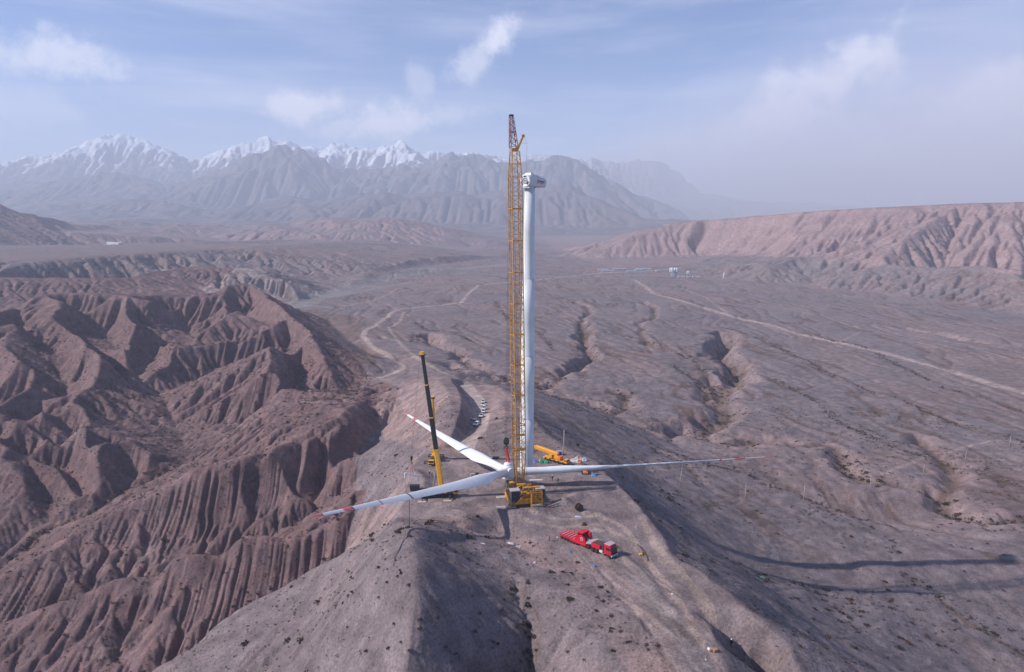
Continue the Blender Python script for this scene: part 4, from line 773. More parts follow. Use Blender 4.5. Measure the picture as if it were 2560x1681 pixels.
npart(MB().box((.3, 0, 2.25), (1.9, 2.6, .55), taper=(.75, .8)), 'roof_hatch', WHITE, .05)
npart(MB().box((1.4, 0, -2.12), (2.4, 3.5, .4)), 'yaw_deck', GREYW, .05)
npart(MB().lathe([(1.8, -2.05), (1.8, -1.85), (1.7, -1.8)], 32, c=(-.2, 0, -.1)), 'yaw_ring', DARK)
b = MB()
for y_ in (-.6, .6): b.bar((-3.9, y_, 1.4), (-3.9, y_, 2.5), .035); b.bar((-5.3, y_, 1.2), (-5.3, y_, 2.3), .03)
b.bar((-3.9, -.6, 2.5), (-3.9, .6, 2.5), .035); b.bar((-3.9, .6, 2.5), (-5.3, .6, 2.3), .03); b.bar((-3.9, -.6, 2.5), (-5.3, -.6, 2.3), .03)
npart(b, 'weather_mast', GREYW)
# emblem and lettering on the flank that faces the camera
side = 1 if (nM.to_3x3() @ Vector((0, 1, 0))).y < 0 else -1
hexp = [(-1.9+.52*math.sin(k*math.pi/3), -.1+.62*math.cos(k*math.pi/3)) for k in range(6)]
npart(MB().prism(hexp, side*1.94, side*1.99), 'hexagon_emblem', REDD)
npart(MB().prism([(-1.9+.16*math.sin(k*math.pi/3), -.1+.2*math.cos(k*math.pi/3)) for k in range(6)], side*1.99, side*2.02), 'emblem_centre', GREYW)
b = MB(); NAVY = mat('navy_print', (.03, .03, .12), .6)
for k in range(7):      # large characters: strokes
    x_ = -2.75-k*.42
    b.box((x_, side*1.93, .02-k*.035), (.07, .06, .42)); b.box((x_-.14, side*1.93, .14-k*.035), (.24, .06, .07)); b.box((x_-.14, side*1.93, -.12-k*.035), (.24, .06, .07)); b.box((x_-.24, side*1.93, .02-k*.035), (.06, .06, .3))
npart(b, 'flank_lettering', NAVY)
b = MB()
for k in range(9): b.box((-2.75-k*.25, side*1.93, -.52-k*.02), (.15, .06, .15))
npart(b, 'flank_small_lettering', NAVY)

# ------------------------------------------------------------------ rotor being lifted
RH = Vector((-1.0, 214.0, 4.9)); rn = Vector((.022, .142, 1)).normalized()
e1 = Vector((0, 1, 0)).cross(rn).normalized(); e2 = rn.cross(e1)
RM = Matrix((( e1.x, e2.x, rn.x, RH.x), (e1.y, e2.y, rn.y, RH.y), (e1.z, e2.z, rn.z, RH.z), (0, 0, 0, 1)))
rotor = thing('turbine_rotor', None, 0, 'white three-bladed turbine rotor lying flat under the crane hook, red bands near its tips', 'rotor', M=RM)
MB().lathe([(1.3, -2.6), (1.75, -2.5), (2.0, -2.0), (2.0, 1.2), (1.75, 2.0), (1.45, 2.25)], 36).build('hub', WHITE, rotor)
MB().lathe([(1.40, 2.25), (1.42, 2.45), (1.2, 2.85), (.7, 3.1), (.15, 3.2)], 32).build('nose_cap', WHITE, rotor)
MB().lathe([(1.46, 2.2), (1.5, 2.3), (1.44, 2.38)], 32).build('cap_seal', mat('pale_green_seal', (.45, .62, .52), .5), rotor)
for k in range(3):
    t = math.radians(k*120+61.2)
    MB().lathe([(1.55, 1.2), (1.58, 2.5), (1.48, 2.55)], 32, 'X', M=Matrix.Rotation(t, 3, 'Z')).build('blade_socket', WHITE, rotor)
BL = 88.5
def naca(th, n=14):
    P = []
    for i in range(n*2):
        u = i/n
        x = .5*(1+math.cos(math.pi*u)); yt = 5*th*(.2969*math.sqrt(x)-.126*x-.3516*x*x+.2843*x**3-.1036*x**4)
        P.append((x, yt if u <= 1 else -yt, u))
    return P
def station(t):
    """chord, relative thickness, roundness, twist, prebend at fraction t of the blade"""
    cr = 2.7; k = sm(np.array(t), .03, .20)
    ch = float(cr+(5.1-cr)*k) if t < .2 else 5.1*(1-.87*((t-.2)/.8)**.80)
    if t > .97: ch *= max(.12, 1-((t-.97)/.03)**2)
    th = .55-.33*sm(np.array(t), .1, .45); return ch, float(th), float(1-k), math.radians(13*(1-t)**2-3), 7.1*t**1.1
PITCH = math.radians(-21)
def ring(t, grow=0.0):
    ch, th, rd, tw, pb = station(t); out = []
    for x, yt, u in naca(th):
        a = math.pi*u; cx_, cz_ = math.cos(a)*1.35, math.sin(a)*1.35
        ax_, az_ = (x-.30)*ch, yt*ch
        px_, pz_ = cx_*rd+ax_*(1-rd), cz_*rd+az_*(1-rd)
        l = math.hypot(px_, pz_)+1e-6; px_ *= 1+grow/l; pz_ *= 1+grow/l
        q = PITCH+tw*(1-rd); c_, s_ = math.cos(q), math.sin(q)
        out.append(Vector((2.0+t*(BL-2.0), px_*c_-pz_*s_, px_*s_+pz_*c_+pb)))
    return out
BLADES = []
for k, az_ in enumerate((241.2, 1.2, 121.2)):
    Mb = Matrix.Rotation(math.radians(az_), 4, 'Z')
    o = MB().loft([ring(t) for t in (0, .01, .03, .05, .075, .1, .125, .15, .175, .2, .23, .27, .32, .38, .45, .52, .6, .68, .76, .84, .9, .94, .965, .985, .995, 1)]).build('blade', WHITE, rotor, M=Mb)
    BLADES.append(o)
    for a, b_ in ((.845, .885), (.958, .999)):
        n = 5; MB().loft([ring(a+(b_-a)*i/n, .012) for i in range(n+1)]).build('red_band', PINKR, o, M=Mb)
    MB().loft([ring(t, .03) for t in (0, .003, .006)]).build('root_flange', GREYW, o, M=Mb)
def bladept(k, t, dz=0.0):
    az_ = (241.2, 1.2, 121.2)[k]; ch, th, rd, tw, pb = station(t)
    return RM @ (Matrix.Rotation(math.radians(az_), 4, 'Z') @ Vector((2+t*(BL-2), .4, pb+dz)))
def bladestrap(k, t, w_, m_, name, label, cat):
    b = MB().loft([[RM @ (Matrix.Rotation(math.radians((241.2, 1.2, 121.2)[k]), 4, 'Z') @ v) for v in ring(t+w_*i/BL/2, .06)] for i in (-1, 1)], True, True)
    return tag(b.build(name, m_), label, cat)
bladestrap(0, .60, .5, RUST, 'sling_strap', 'dark brown strap wrapped round the left front blade, holding the long tag line', 'strap')
bladestrap(0, .735, .35, REDD, 'sling_strap', 'narrow red strap round the left front blade, between the dark strap and the red band', 'strap')
bladestrap(1, .79, .7, REDD, 'sling_strap', 'small red cover round the right blade near its tip', 'strap')
rp = bladept(0, .60); gf = Vector((-26.5, 166.5, 0)); gf.z = hz(gf.x, gf.y)
def rope(name, pts, r, m_, label, cat): return tag(MB().path(pts, r, 5).build(name, m_), label, cat)
rope('tag_line', [rp, rp.lerp(Vector((rp.x, rp.y, hz(rp.x, rp.y))), .5)+Vector((-.15, 0, 0)), Vector((rp.x-.2, rp.y, hz(rp.x, rp.y)+.02))], .085, ROPE, 'brown tag line hanging straight down from the strap on the left front blade', 'rope')

# stand under the hub
hs = thing('hub_stand', G(-.6, 214.2), 0, 'dark steel stand under the rotor hub', 'stand')
zh = RH.z-2.5-hs.location.z
MB().lathe([(1.5, 0), (1.5, .2), (1.05, .25), (1.05, zh)], 20).build('drum', DARK, hs)
MB().box((0, -1.9, .9), (1.2, .8, 1.8)).build('cabinet', DARK, hs, .04)
for k in range(4):
    t = k*math.pi/2+.7; MB().bar((1.0*math.cos(t), 1.0*math.sin(t), max(.6, zh*.7)), (2.3*math.cos(t), 2.3*math.sin(t), .1), .12).build('brace', DARK, hs)

# ------------------------------------------------------------------ crawler crane
def lattice(parent, name, a, b, wa, da, wb, db, nb, m_, chord=.13, brace=.055, xdir=Vector((.974, .225, 0)), split=1, X=True):
    """four chords with zig-zag bracing between a and b (w across xdir, d across the other way)"""
    a, b = Vector(a), Vector(b); ax = (b-a).normalized(); xd = (xdir-ax*xdir.dot(ax)).normalized(); yd = ax.cross(xd)
    def corner(t, i):
        sx, sy = ((-1, -1), (1, -1), (1, 1), (-1, 1))[i]; w_ = wa+(wb-wa)*t; d_ = da+(db-da)*t
        return a.lerp(b, t)+xd*(sx*w_/2)+yd*(sy*d_/2)
    per = max(1, nb//split); out = []
    for s0 in range(0, nb, per):
        s1 = min(nb, s0+per); m = MB()
        for i in range(4):
            m.bar(corner(s0/nb, i), corner(s1/nb, i), chord, 5)
            for k in range(s0, s1):
                t0_, t1_ = k/nb, (k+1)/nb; j = (i+1) % 4
                if k % 2: m.bar(corner(t0_, i), corner(t1_, j), brace)
                else: m.bar(corner(t0_, j), corner(t1_, i), brace)
                if X and k % 2 == 0: m.bar(corner(t0_, i), corner(t0_, j), brace)
        if s0:
            for i in range(4): m.bar(corner(s0/nb, i), corner(s0/nb, (i+1) % 4), chord*1.05)
        out.append(m.build(name, m_, parent))
    return out
cx0, cy0 = 4.1, 202.6; cz0 = hz(cx0, cy0)+.25
CRZ = math.radians(13)
cc_ = thing('crawler_crane', (cx0, cy0, cz0), CRZ, 'giant yellow crawler crane with a lattice boom reaching above the tower', 'crane')
L3 = lambda x, y, z: Matrix.Rotation(-CRZ, 3, 'Z') @ Vector((x-cx0, y-cy0, z-cz0))
for sx in (-1, 1):
    tr = MB(); ou = []
    n = 10; Lh, r_ = 4.3, .85
    for i in range(n+1): t = math.pi/2+math.pi*i/n; ou.append((-Lh+r_*math.cos(t), r_+r_*math.sin(t)))
    for i in range(n+1): t = -math.pi/2+math.pi*i/n; ou.append((Lh+r_*math.cos(t), r_+r_*math.sin(t)))
    tr.prism(ou, sx*4.5-.62, sx*4.5+.62); T_ = tr.build('crawler_track', YEL, cc_, M=Matrix.Rotation(math.pi/2, 4, 'Z') @ Matrix.Identity(4))
    # shoes
    per = len(ou)
    pts = []
    for i in range(per):
        a_, b_ = Vector((ou[i][0], ou[i][1])), Vector((ou[(i+1) % per][0], ou[(i+1) % per][1])); l = (b_-a_).length; k = max(1, int(l/.42))
        for j in range(k): pts.append((a_.lerp(b_, (j+.5)/k), math.atan2((b_-a_).y, (b_-a_).x), l/k))
    me = None
    for p, an, l in pts:
        q = MB(); q.box((0, 0, 0), (.36, 1.42, .14))
        if me is None: so = q.build('track_shoe', mat('worn_track_yellow', (.45, .27, .06), .7, noise=.3), T_); me = so.data
        else: so = bpy.data.objects.new('track_shoe', me); COL.objects.link(so); so.parent = T_; q.bm.free()
        nrm = Vector((math.sin(an), 0, -math.cos(an))); P_ = Vector((p.x, sx*4.5, p.y))
        so.matrix_local = Matrix.Rotation(math.pi/2, 4, 'Z') @ Matrix.Translation(P_) @ Matrix.Rotation(-an, 4, 'Y')
MB().box((0, 0, 1.2), (7.4, 3.0, .9)).box((0, 0, 1.15), (3.2, 6.0, .8)).build('carbody', YEL, cc_, .05)
MB().lathe([(1.7, 1.6), (1.7, 2.0), (1.6, 2.05)], 28).build('slewing_ring', DARK, cc_)
MB().box((0, .4, 2.5), (3.2, 10.0, .9)).box((0, -3.0, 3.2), (2.6, 3.4, .8)).build('upper_deck', YEL, cc_, .05)
cab = MB(); cab.box((-3.1, 4.4, 3.1), (1.5, 2.3, 2.3), taper=(.92, .85)); cab = cab.build('operator_cab', YEL, cc_, .05)
MB().box((-3.1, 5.56, 3.2), (1.2, .1, 1.3)).box((-3.87, 4.4, 3.3), (.1, 1.6, 1.0)).build('cab_window', GLASS, cab)
MB().box((-2.9, -1.5, 3.3), (1.2, 2.8, 1.1)).build('walkway_cabinet', YEL2, cc_, .04)
# counterweight slabs, left and right stacks
for sx in (-1, 1):
    for k in range(7):
        o = MB().box((sx*3.95, -4.2, 2.1+k*.5), (3.0, 2.4, .38)).build('counterweight_slab', CWM if k < 6 else CONC, cc_, .04)
    for rx in (2.6, 5.3): MB().bar((sx*rx, -5.46, 1.6), (sx*rx, -5.46, 5.3), .08).build('slab_tie_rod', STEEL, cc_)
MB().prism([(-3.4, 1.0), (3.4, 1.0), (2.6, 2.6), (-2.6, 2.6)], -5.95, -5.7).prism([(-4.2, 1.1), (-2.8, 1.1), (-1.6, 3.3), (-2.2, 3.3)], -6.05, -5.95).prism([(4.2, 1.1), (2.8, 1.1), (1.6, 3.3), (2.2, 3.3)], -6.05, -5.95).build('counterweight_tray', YEL, cc_, .03)
# rear lattice frame reaching to the ground
fr = MB()
for x_ in (.6, 4.0):
    for y_ in (-6.3, -7.5):
        fr.bar((x_, y_, -.1), (x_*.93+.2, y_, 5.2), .16)
    for k in range(4): fr.bar((x_, -6.3, k*1.2), (x_, -7.5, k*1.2+1.2), .09); fr.bar((x_, -7.5, k*1.2), (x_, -6.3, k*1.2+1.2), .09)
for z_ in (3.2, 4.3, 5.1): fr.bar((.6, -6.3, z_), (4.0, -6.3, z_), .14); fr.bar((.6, -7.5, z_), (4.0, -7.5, z_), .12)
fr.bar((.6, -7.5, 3.2), (4.0, -7.5, 4.3), .08); fr.bar((4.0, -7.5, 3.2), (.6, -7.5, 4.3), .08)
fr.build('counterweight_frame', YEL, cc_)
MB().box((2.3, -7.0, .35), (3.4, 1.7, .35)).box((2.3, -7.0, .8), (2.8, 1.4, .3)).build('frame_ballast', CONC, cc_, .04)
# winches on deck
for y_, r_ in ((2.2, .62), (.4, .62), (-1.6, .55)):
    MB().lathe([(r_+.15, -1.25), (r_+.15, -1.12), (r_, -1.1), (r_, 1.1), (r_+.15, 1.12), (r_+.15, 1.25)], 18, 'X', c=(0, y_, 3.5)).build('winch_drum', DARK, cc_)
# yellow a-frame and beams
am = MB()
for sx in (-1, 1):
    am.bar((sx*1.5, 2.6, 3.0), (sx*1.2, -3.2, 6.1), .2); am.bar((sx*1.2, -3.2, 6.1), (sx*1.4, -4.8, 2.9), .18)
am.bar((-1.5, -3.2, 6.1), (1.5, -3.2, 6.1), .22); am.box((1.2, -3.9, 5.3), (5.0, 1.0, .55)); am.box((-1.6, -2.6, 6.0), (2.6, .8, .45))
am.build('a_frame', YEL, cc_, .03)
# main boom, jib, stub jib
FOOT = L3(2.8, 207.6, 2.6); HEAD = L3(.4, 212.0, 107.0); TIP = L3(-.7, 213.6, 117.4)
def along(t): return FOOT.lerp(HEAD, t)
lattice(cc_, 'boom_foot_section', FOOT, along(.10), 2.4, .6, 3.3, 2.7, 4, YEL, .19, .09)
bs_ = lattice(cc_, 'boom_section', along(.10), along(.93), 3.3, 2.7, 3.3, 2.7, 45, YEL, .17, .075, split=9)
lattice(cc_, 'boom_taper_section', along(.93), along(1.0), 3.3, 2.7, 2.3, 1.9, 4, YEL, .17, .08)
MB().box(along(1.0)+Vector((0, 0, .5)), (2.1, 1.8, .9)).build('boom_head', YEL, cc_, .05)
MB().box(along(.115), (4.2, 1.4, .5)).box(along(.16), (4.2, 1.2, .35)).build('boom_cross_plate', YEL, cc_)
lattice(cc_, 'fly_jib', along(1.0)+Vector((-.3, 0, 1.2)), TIP, 2.3, 1.6, 1.1, .8, 10, mat('jib_red_brown', (.30, .10, .08), .6, noise=.2), .11, .07, split=2)
MB().box(TIP+Vector((0, 0, .25)), (1.25, 1.1, .5)).build('jib_head', BLK, cc_, .04)
sj = MB(); a_ = along(1.0)+Vector((.8, -.4, .8)); b_ = a_+Vector((1.5, -.8, 3.7)); sj.bar(a_, b_, .42, 6, .3); sj.box(b_, (.8, .8, .7)); sj.build('stub_jib', YEL, cc_)
p1 = b_+Vector((.1, -.2, .1)); p2 = Vector((p1.x+.95, p1.y-.3, p1.z-2.2)); p3 = Vector((p2.x-2.1, p2.y, p2.z-.05))
MB().path([p1, p2], .035).path([p2, p3], .035).build('pendant', CABLE, cc_)
MB().path([p2, Vector((p2.x-.05, p2.y, 4.2))], .028).build('auxiliary_rope', CABLE, cc_)
# pendant bars along the rear of the boom and the ladder face
pm = MB()
for sx in (-1.1, 1.1): pm.bar(along(.02)+Vector((sx, -4.5, 3)), along(.93)+Vector((sx*.8, -1.9, 0)), .05)
pm.build('boom_pendant', CABLE, cc_)
HK = Vector((-1.6, 213.6, 0))
rb = MB()
for dx, dy in ((-.45, 0), (.45, 0), (-.15, .2), (.2, -.2)): rb.path([TIP+Vector((dx*.8, dy, 0)), L3(HK.x+dx, HK.y+dy, 16.4)], .036)
rb.build('hoist_rope', CABLE, cc_)
rb = MB(); rb.path([TIP+Vector((-.5, -.6, 0)), along(.93)+Vector((-1.9, -2.0, 0)), along(.4)+Vector((-2.1, -2.0, 0)), L3(4.0, 204, 6)], .04); rb.build('luffing_rope', CABLE, cc_)
hb = thing('hook_block', (HK.x, HK.y, 13.2), 0, 'black main hook block hanging above the rotor hub', 'hook')
MB().prism([(-.75, 1.2), (.75, 1.2), (.95, 2.4), (.6, 3.4), (-.6, 3.4), (-.95, 2.4)], -.45, .45).build('block', BLK, hb, .08)
for y_ in (-.56, .56): MB().lathe([(.8, -.06), (.8, .06)], 20, 'Y', c=(0, y_, 2.5)).build('sheave', DARK, hb)
b = MB(); b.bar((0, 0, 1.2), (0, 0, .5), .28, 10)
for k in range(9): t = math.pi*.15+k*math.pi*1.5/8; b.bar((.55*math.sin(t-2.4), 0, .1+.5*math.cos(t-2.4)), (.55*math.sin(t+.59-2.4), 0, .1+.5*math.cos(t+.59-2.4)), .17, 6)
b.build('hook', BLK, hb)
sl = MB(); top = Vector((HK.x, HK.y, 13.1))
for sx, sy in ((.35, .1), (-.35, .1), (.1, -.35), (0, .45)): sl.bar(top+Vector((sx*.4, sy*.4, 0)), RM @ Vector((sx*1.8, sy*1.8, 2.9)), .16, 6)
tag(sl.build('lifting_sling', mat('red_sling', (.72, .03, .03), .7)), 'bright red lifting sling between the black hook block and the rotor nose cap', 'sling')

def slab(name, x, y, d, m_, label, rz=0, dz=None, cat='plate', lift=0):
    o = MB().box((0, 0, d[2]/2), d).build(name, m_, None, .03); o.location = G(x, y, lift); o.rotation_euler = (0, 0, rz); return tag(o, label, cat)
slab('track_plate', -1.4, 196.6, (6.0, 1.1, .28), CONC, 'long pale steel plate on the ground just behind the left crawler track', .03)
slab('track_plate', -3.0, 204.4, (3.2, 1.7, .2), CONC, 'small pale steel plate left of the crawler track', .25)
slab('track_plate', 10.8, 199.4, (2.6, .9, .25), CONC, 'short pale plate right of the counterweight frame', -.1)

# ------------------------------------------------------------------ wheels and trucks
def wheel(parent, x, y, z, r, w_, rim=STEEL):
    t = MB().lathe([(r*.62, -w_/2), (r*.95, -w_/2), (r, -w_*.35), (r, w_*.35), (r*.95, w_/2), (r*.62, w_/2)], 20, 'Y', c=(x, y, z)).build('wheel', RUB, parent)
    MB().lathe([(r*.25, -w_*.45), (r*.6, -w_*.42), (r*.63, -w_*.51), (r*.63, w_*.51), (r*.6, w_*.42), (r*.25, w_*.45)], 14, 'Y', c=(x, y, z)).build('rim', rim, t)
    return t
def mobile_crane(loc, rz, label, boomdir, boomlen, elev, n_ax=5, size=1.0, body=YEL2, black=True, cat='crane', rig=True, boomw=1.1, stow=False, name='mobile_crane', cwm=None):
    t = thing(name, loc, rz, label, cat); S = size
    MB().box((0, 0, 1.15*S), (13.0*S, 2.3*S, .7*S)).box((-1, 0, 1.6*S), (9*S, 2.7*S, .25*S)).build('chassis', DARK if rig else body, t, .04)
    for k in range(n_ax):
        x = (-4.9+k*9.6/(n_ax-1))*S
        for sy in (-1, 1): wheel(t, x, sy*1.15*S, .65*S, .65*S, .5*S)
    c = MB().box((5.9*S, 0, 1.75*S), (1.9*S, 2.6*S, 1.5*S), taper=(.86, .94)).build('driving_cab', body, t, .06)
    MB().box((6.83*S, 0, 2.05*S), (.12, 2.1*S, .75*S)).build('windscreen', GLASS, c)
    for sy in (-1, 1): MB().box((6.0*S, sy*1.29*S, 2.1*S), (1.0*S, .06, .6*S)).build('side_window', GLASS, c); MB().box((6.9*S, sy*1.0*S, 1.25*S), (.1, .35*S, .2*S)).build('headlight', WHITE, c)
    if rig:
        for x in (-5.2*S, 3.9*S):
            for sy in (-1, 1):
                o = MB().box((x, sy*2.2*S, 1.0*S), (.45*S, 2.6*S, .4*S)).box((x, sy*3.4*S, .55*S), (.3*S, .3*S, 1.1*S)).box((x, sy*3.4*S, .08), (.8*S, .8*S, .16)).build('outrigger', DARK, t)
    # superstructure
    st = bpy.data.objects.new('superstructure', None); COL.objects.link(st); st.parent = t; st.location = (-.6*S, 0, 1.8*S); st.rotation_euler = (0, 0, boomdir)
    MB().box((-.6*S, 0, .55*S), (4.6*S, 2.3*S, .9*S)).box((-1.6*S, .5*S, 1.25*S), (1.8*S, .9*S, .7*S)).build('turntable', body, st, .05)
    for k in range(3): MB().box((-3.3*S, 0, (.35+k*.5)*S), (1.3*S, 2.7*S, .45*S)).build('counterweight', cwm or body, st, .04)
    MB().box((1.2*S, 1.45*S, 1.0*S), (1.8*S, .85*S, 1.5*S), taper=(.8, 1)).build('operator_cab', body, st, .05)
    d = Vector((math.cos(elev), 0, math.sin(elev))); p0 = Vector((-1.9*S, 0, 1.9*S)); up = Vector((-math.sin(elev), 0, math.cos(elev)))
    parts = ((0, .28, boomw, body), (.28, .52, boomw*.9, BLK if black else body), (.52, .76, boomw*.78, BLK if black else body), (.76, .985, boomw*.66, BLK if black else body), (.975, 1.0, boomw*.95, body))
    if stow: parts = ((0, .93, boomw, body), (.93, .965, boomw*.8, body), (.965, 1.0, boomw*.7, body))
    for k, (a, b_, w_, m_) in enumerate(parts):
        ra = []
        for q in (a, b_):
            cen = p0+d*(q*boomlen); ra.append([cen+Vector((0, y_*w_/2, 0))+up*(z_*w_*.6) for y_, z_ in ((-.75, -1), (.75, -1), (1, -.5), (1, .8), (.8, 1), (-.8, 1), (-1, .8), (-1, -.5))])
        o = MB().loft(ra, True, False).build('boom_section', m_, st)
        if k: 
            cen = p0+d*(a*boomlen); MB().box((0, 0, 0), (.35, w_*1.25, w_*1.35)).build('boom_collar', body if k < 4 else BLK, o, M=Matrix.Translation(cen) @ Matrix.Rotation(-elev, 4, 'Y'))
    MB().bar((1.0*S, 0, .5*S), p0+d*(boomlen*.17)-up*.4, .28*S, 10).build('lift_cylinder', STEEL, st)
    return t, st, p0+d*boomlen
bpy.context.view_layer.update()
def world_of(t, st, v): return Matrix.Translation(t.location) @ Matrix.Rotation(t.rotation_euler.z, 4, 'Z') @ Matrix.Translation(st.location) @ Matrix.Rotation(st.rotation_euler.z, 4, 'Z') @ v
# A: near left, long black telescopic boom leaning left
pa = G(-23.2, 204.6, .05); rza = math.radians(8)
dx_, dy_ = -30.0+24.5, 205.0-205.5
bd = math.atan2(3.0, -6.0)
ta, sa, tipA = mobile_crane(pa, rza, 'yellow mobile crane with a long black telescopic boom, standing left of the rotor hub', math.radians(172)-rza, 43.6, math.radians(82.6), boomw=1.25, size=.95, body=YEL2)
tipw = world_of(ta, sa, tipA)
slab('outrigger_mat', -27.6, 200.3, (2.6, 1.4, .22), WOOD, 'pale timber mat under the left outrigger of the black-boomed crane', .05, cat='mat')
slab('outrigger_mat', -19.8, 200.9, (2.6, 1.1, .22), WOOD, 'pale timber mat under the right outrigger of the black-boomed crane', .05, cat='mat')
# B: behind, shorter yellow boom
pb_ = G(-28.0, 236.5, .05)
tb, sb, tipB = mobile_crane(pb_, math.radians(-95), 'smaller yellow mobile crane with its cab towards the viewer, behind the long black boom', math.radians(8), 22.0, math.radians(80), size=.82, boomw=1.1, black=False)
# C: travelling crane with its boom stowed
pc_ = G(16.2, 236.4, .05)
tcr, scr, tipC = mobile_crane(pc_, math.radians(-38), 'orange-yellow truck crane with its boom folded down, parked behind the right blade', math.radians(180), 10.5, math.radians(4.5), size=.78, boomw=1.25, black=False, rig=False, stow=True, body=mat('orange_yellow', (.80, .34, .03), .45, noise=.1), cwm=ORA)
# hanging tackle of crane A
hx, hy = -31.6, 206.6
rope_a = MB().path([tipw+Vector((-.6, 0, -.3)), Vector((hx, hy, 12.6))], .035)
o = rope_a.build('hoist_rope', CABLE); o.parent = ta; o.matrix_parent_inverse = (Matrix.Translation(ta.location) @ Matrix.Rotation(rza, 4, 'Z')).inverted()
hk = thing('hook_block', (hx, hy, 11.2), 0, 'small black hook block hanging left of the black telescopic boom', 'hook')
MB().prism([(-.3, .3), (.3, .3), (.38, 1.1), (.2, 1.5), (-.2, 1.5), (-.38, 1.1)], -.22, .22).build('block', BLK, hk, .04)
MB().bar((0, 0, .3), (0, 0, -.1), .12, 8).build('hook', BLK, hk)
lf = thing('spreader_beam', (-31.8, 207.0, 0), 0, 'white arched lifting beam hanging on red slings left of the black boom', 'lifting beam')
fl_ = MB(); A_ = Vector((-2.1, -.4, 6.9)); B_ = Vector((2.2, .4, 5.5))
fl_.bar(A_, B_, .26, 8); fl_.bar(A_+Vector((.05, 0, 0)), A_+Vector((.05, 0, -1.5)), .22, 8); fl_.bar(B_, B_+Vector((-.1, 0, -1.7)), .22, 8); fl_.build('beam', WHITE, lf)
b = MB()
for q in (.1, .35, .65, .9): p = A_.lerp(B_, q); b.box(p+Vector((0, 0, .3)), (.3, .3, .25))
b.build('lifting_lug', WHITE, lf)
b = MB()
for q in (.12, .4, .6, .92): b.bar((.15, -.4, 11.1), A_.lerp(B_, q)+Vector((0, 0, .3)), .05)
o = b.build('sling_leg', mat('pale_red_sling', (.5, .12, .12), .7)); o.parent = lf
rope('tag_line', [Vector((-33.85, 206.6, 5.5)), Vector((-33.7, 206.8, 2.5)), Vector((-33.2, 207, hz(-33.2, 207)))], .05, ROPEO, 'thin orange rope hanging from the left end of the white lifting beam', 'rope')
bx = thing('tool_box', (-31.2, 209.5, hz(-31.2, 209.5)), .1, 'black skip with open top beneath the white lifting beam', 'box')
MB().box((0, 0, .9), (3.1, 1.6, 1.5)).build('box_body', DARK, bx, .04); MB().box((0, 0, 1.7), (3.3, 1.75, .12)).build('lid', BLK, bx)
bx.location.z = max(bx.location.z, hz(-31.2, 209.5))

# ------------------------------------------------------------------ red heavy-haul truck
p0, p1 = Vector((14.6, 177.4)), Vector((27.2, 163.2)); dv = p1-p0; Lt = dv.length
zr, zf = hz(*p0), hz(*p1); ang = math.atan2(dv.y, dv.x)
TMx = Matrix.Translation((p0.x, p0.y, zr+.05)) @ Matrix.Rotation(ang, 4, 'Z') @ Matrix.Rotation(-math.atan2(zf-zr, Lt), 4, 'Y')
tk = thing('heavy_haul_truck', None, 0, 'red heavy-haul lorry with an empty multi-axle trailer parked on the ridge road', 'lorry', M=TMx)
for k in range(6):
    for sy in (-1, 1): wheel(tk, .7+k*1.12, sy*1.25, .45, .45, .5, STEEL)
MB().box((3.6, 0, .95), (7.4, 2.9, .35)).box((3.6, 1.35, 1.2), (7.4, .25, .3)).box((3.6, -1.35, 1.2), (7.4, .25, .3)).build('trailer_bed', RED, tk, .04)
b = MB()
for k in range(6): b.box((1.0+k*1.0, 0, 1.25), (.28, 2.5, .14))
b.build('bed_crossbeam', mat('pale_pink_steel', (.60, .33, .33), .6), tk)
b = MB()
for sy in (1.35,):
    b.bar((1.2, sy, 1.3), (3.0, sy, 2.6), .09); b.bar((3.0, sy, 2.6), (6.6, sy, 2.6), .09); b.bar((3.0, sy, 1.2), (3.0, sy, 2.6), .09); b.bar((4.8, sy, 1.2), (4.8, sy, 2.6), .09); b.bar((4.8, sy, 2.6), (6.6, sy, 1.3), .09)
b.build('side_rack', RED, tk)
MB().prism([(5.2, 1.1), (9.6, .75), (9.9, 1.1), (9.5, 2.6), (8.4, 3.4), (6.9, 3.0)], -1.45, -1.2).build('side_plate', RED, tk, .02)
MB().prism([(5.2, 1.1), (9.6, .75), (9.9, 1.1), (9.5, 2.9), (8.4, 3.9), (6.6, 3.9)], 1.2, 1.45).build('side_plate', RED, tk, .02)
MB().box((7.6, 0, 3.75), (1.8, 2.7, .3)).box((6.7, 0, 2.6), (.25, 2.4, 1.8)).box((9.2, 1.0, 2.9), (.6, .8, 1.6)).build('gooseneck_arch', RED, tk, .04)
MB().lathe([(.46, -.01), (.46, .03)], 20, 'Y', c=(8.35, -1.47, 2.3)).build('white_emblem', SHEET, tk)
MB().lathe([(.30, -.01), (.30, .03)], 16, 'Y', c=(8.35, -1.50, 2.3)).build('emblem_ring', RED, tk)
b = MB()
for k in range(14): b.box((4.7+k*.34, -1.53, 1.02-k*.012), (.2, .05, .2))
b.build('side_lettering', mat('pale_lettering', (.75, .5, .5), .6), tk)
MB().box((8.2, 0, .75), (4.6, 2.3, .5)).box((7.0, -1.5, .9), (5.6, .15, .5)).build('gooseneck_beam', RED, tk, .04)
MB().box((10.6, .3, 1.85), (2.9, 3.6, .22), R=Matrix.Rotation(math.radians(35), 3, 'Z')).build('loading_ramp', CONC, tk, .03)
MB().box((10.7, .3, 1.5), (2.6, 3.3, .4), R=Matrix.Rotation(math.radians(35), 3, 'Z')).build('ramp_frame', BLK, tk)
MB().box((14.0, 0, .9), (8.6, 1.0, .35)).build('tractor_frame', DARK, tk)
for x_ in (12.0, 13.35, 17.6):
    for sy in (-1, 1): wheel(tk, x_, sy*1.1, .52, .52, .5 if x_ < 17 else .36, GREYW if x_ > 17 else STEEL)
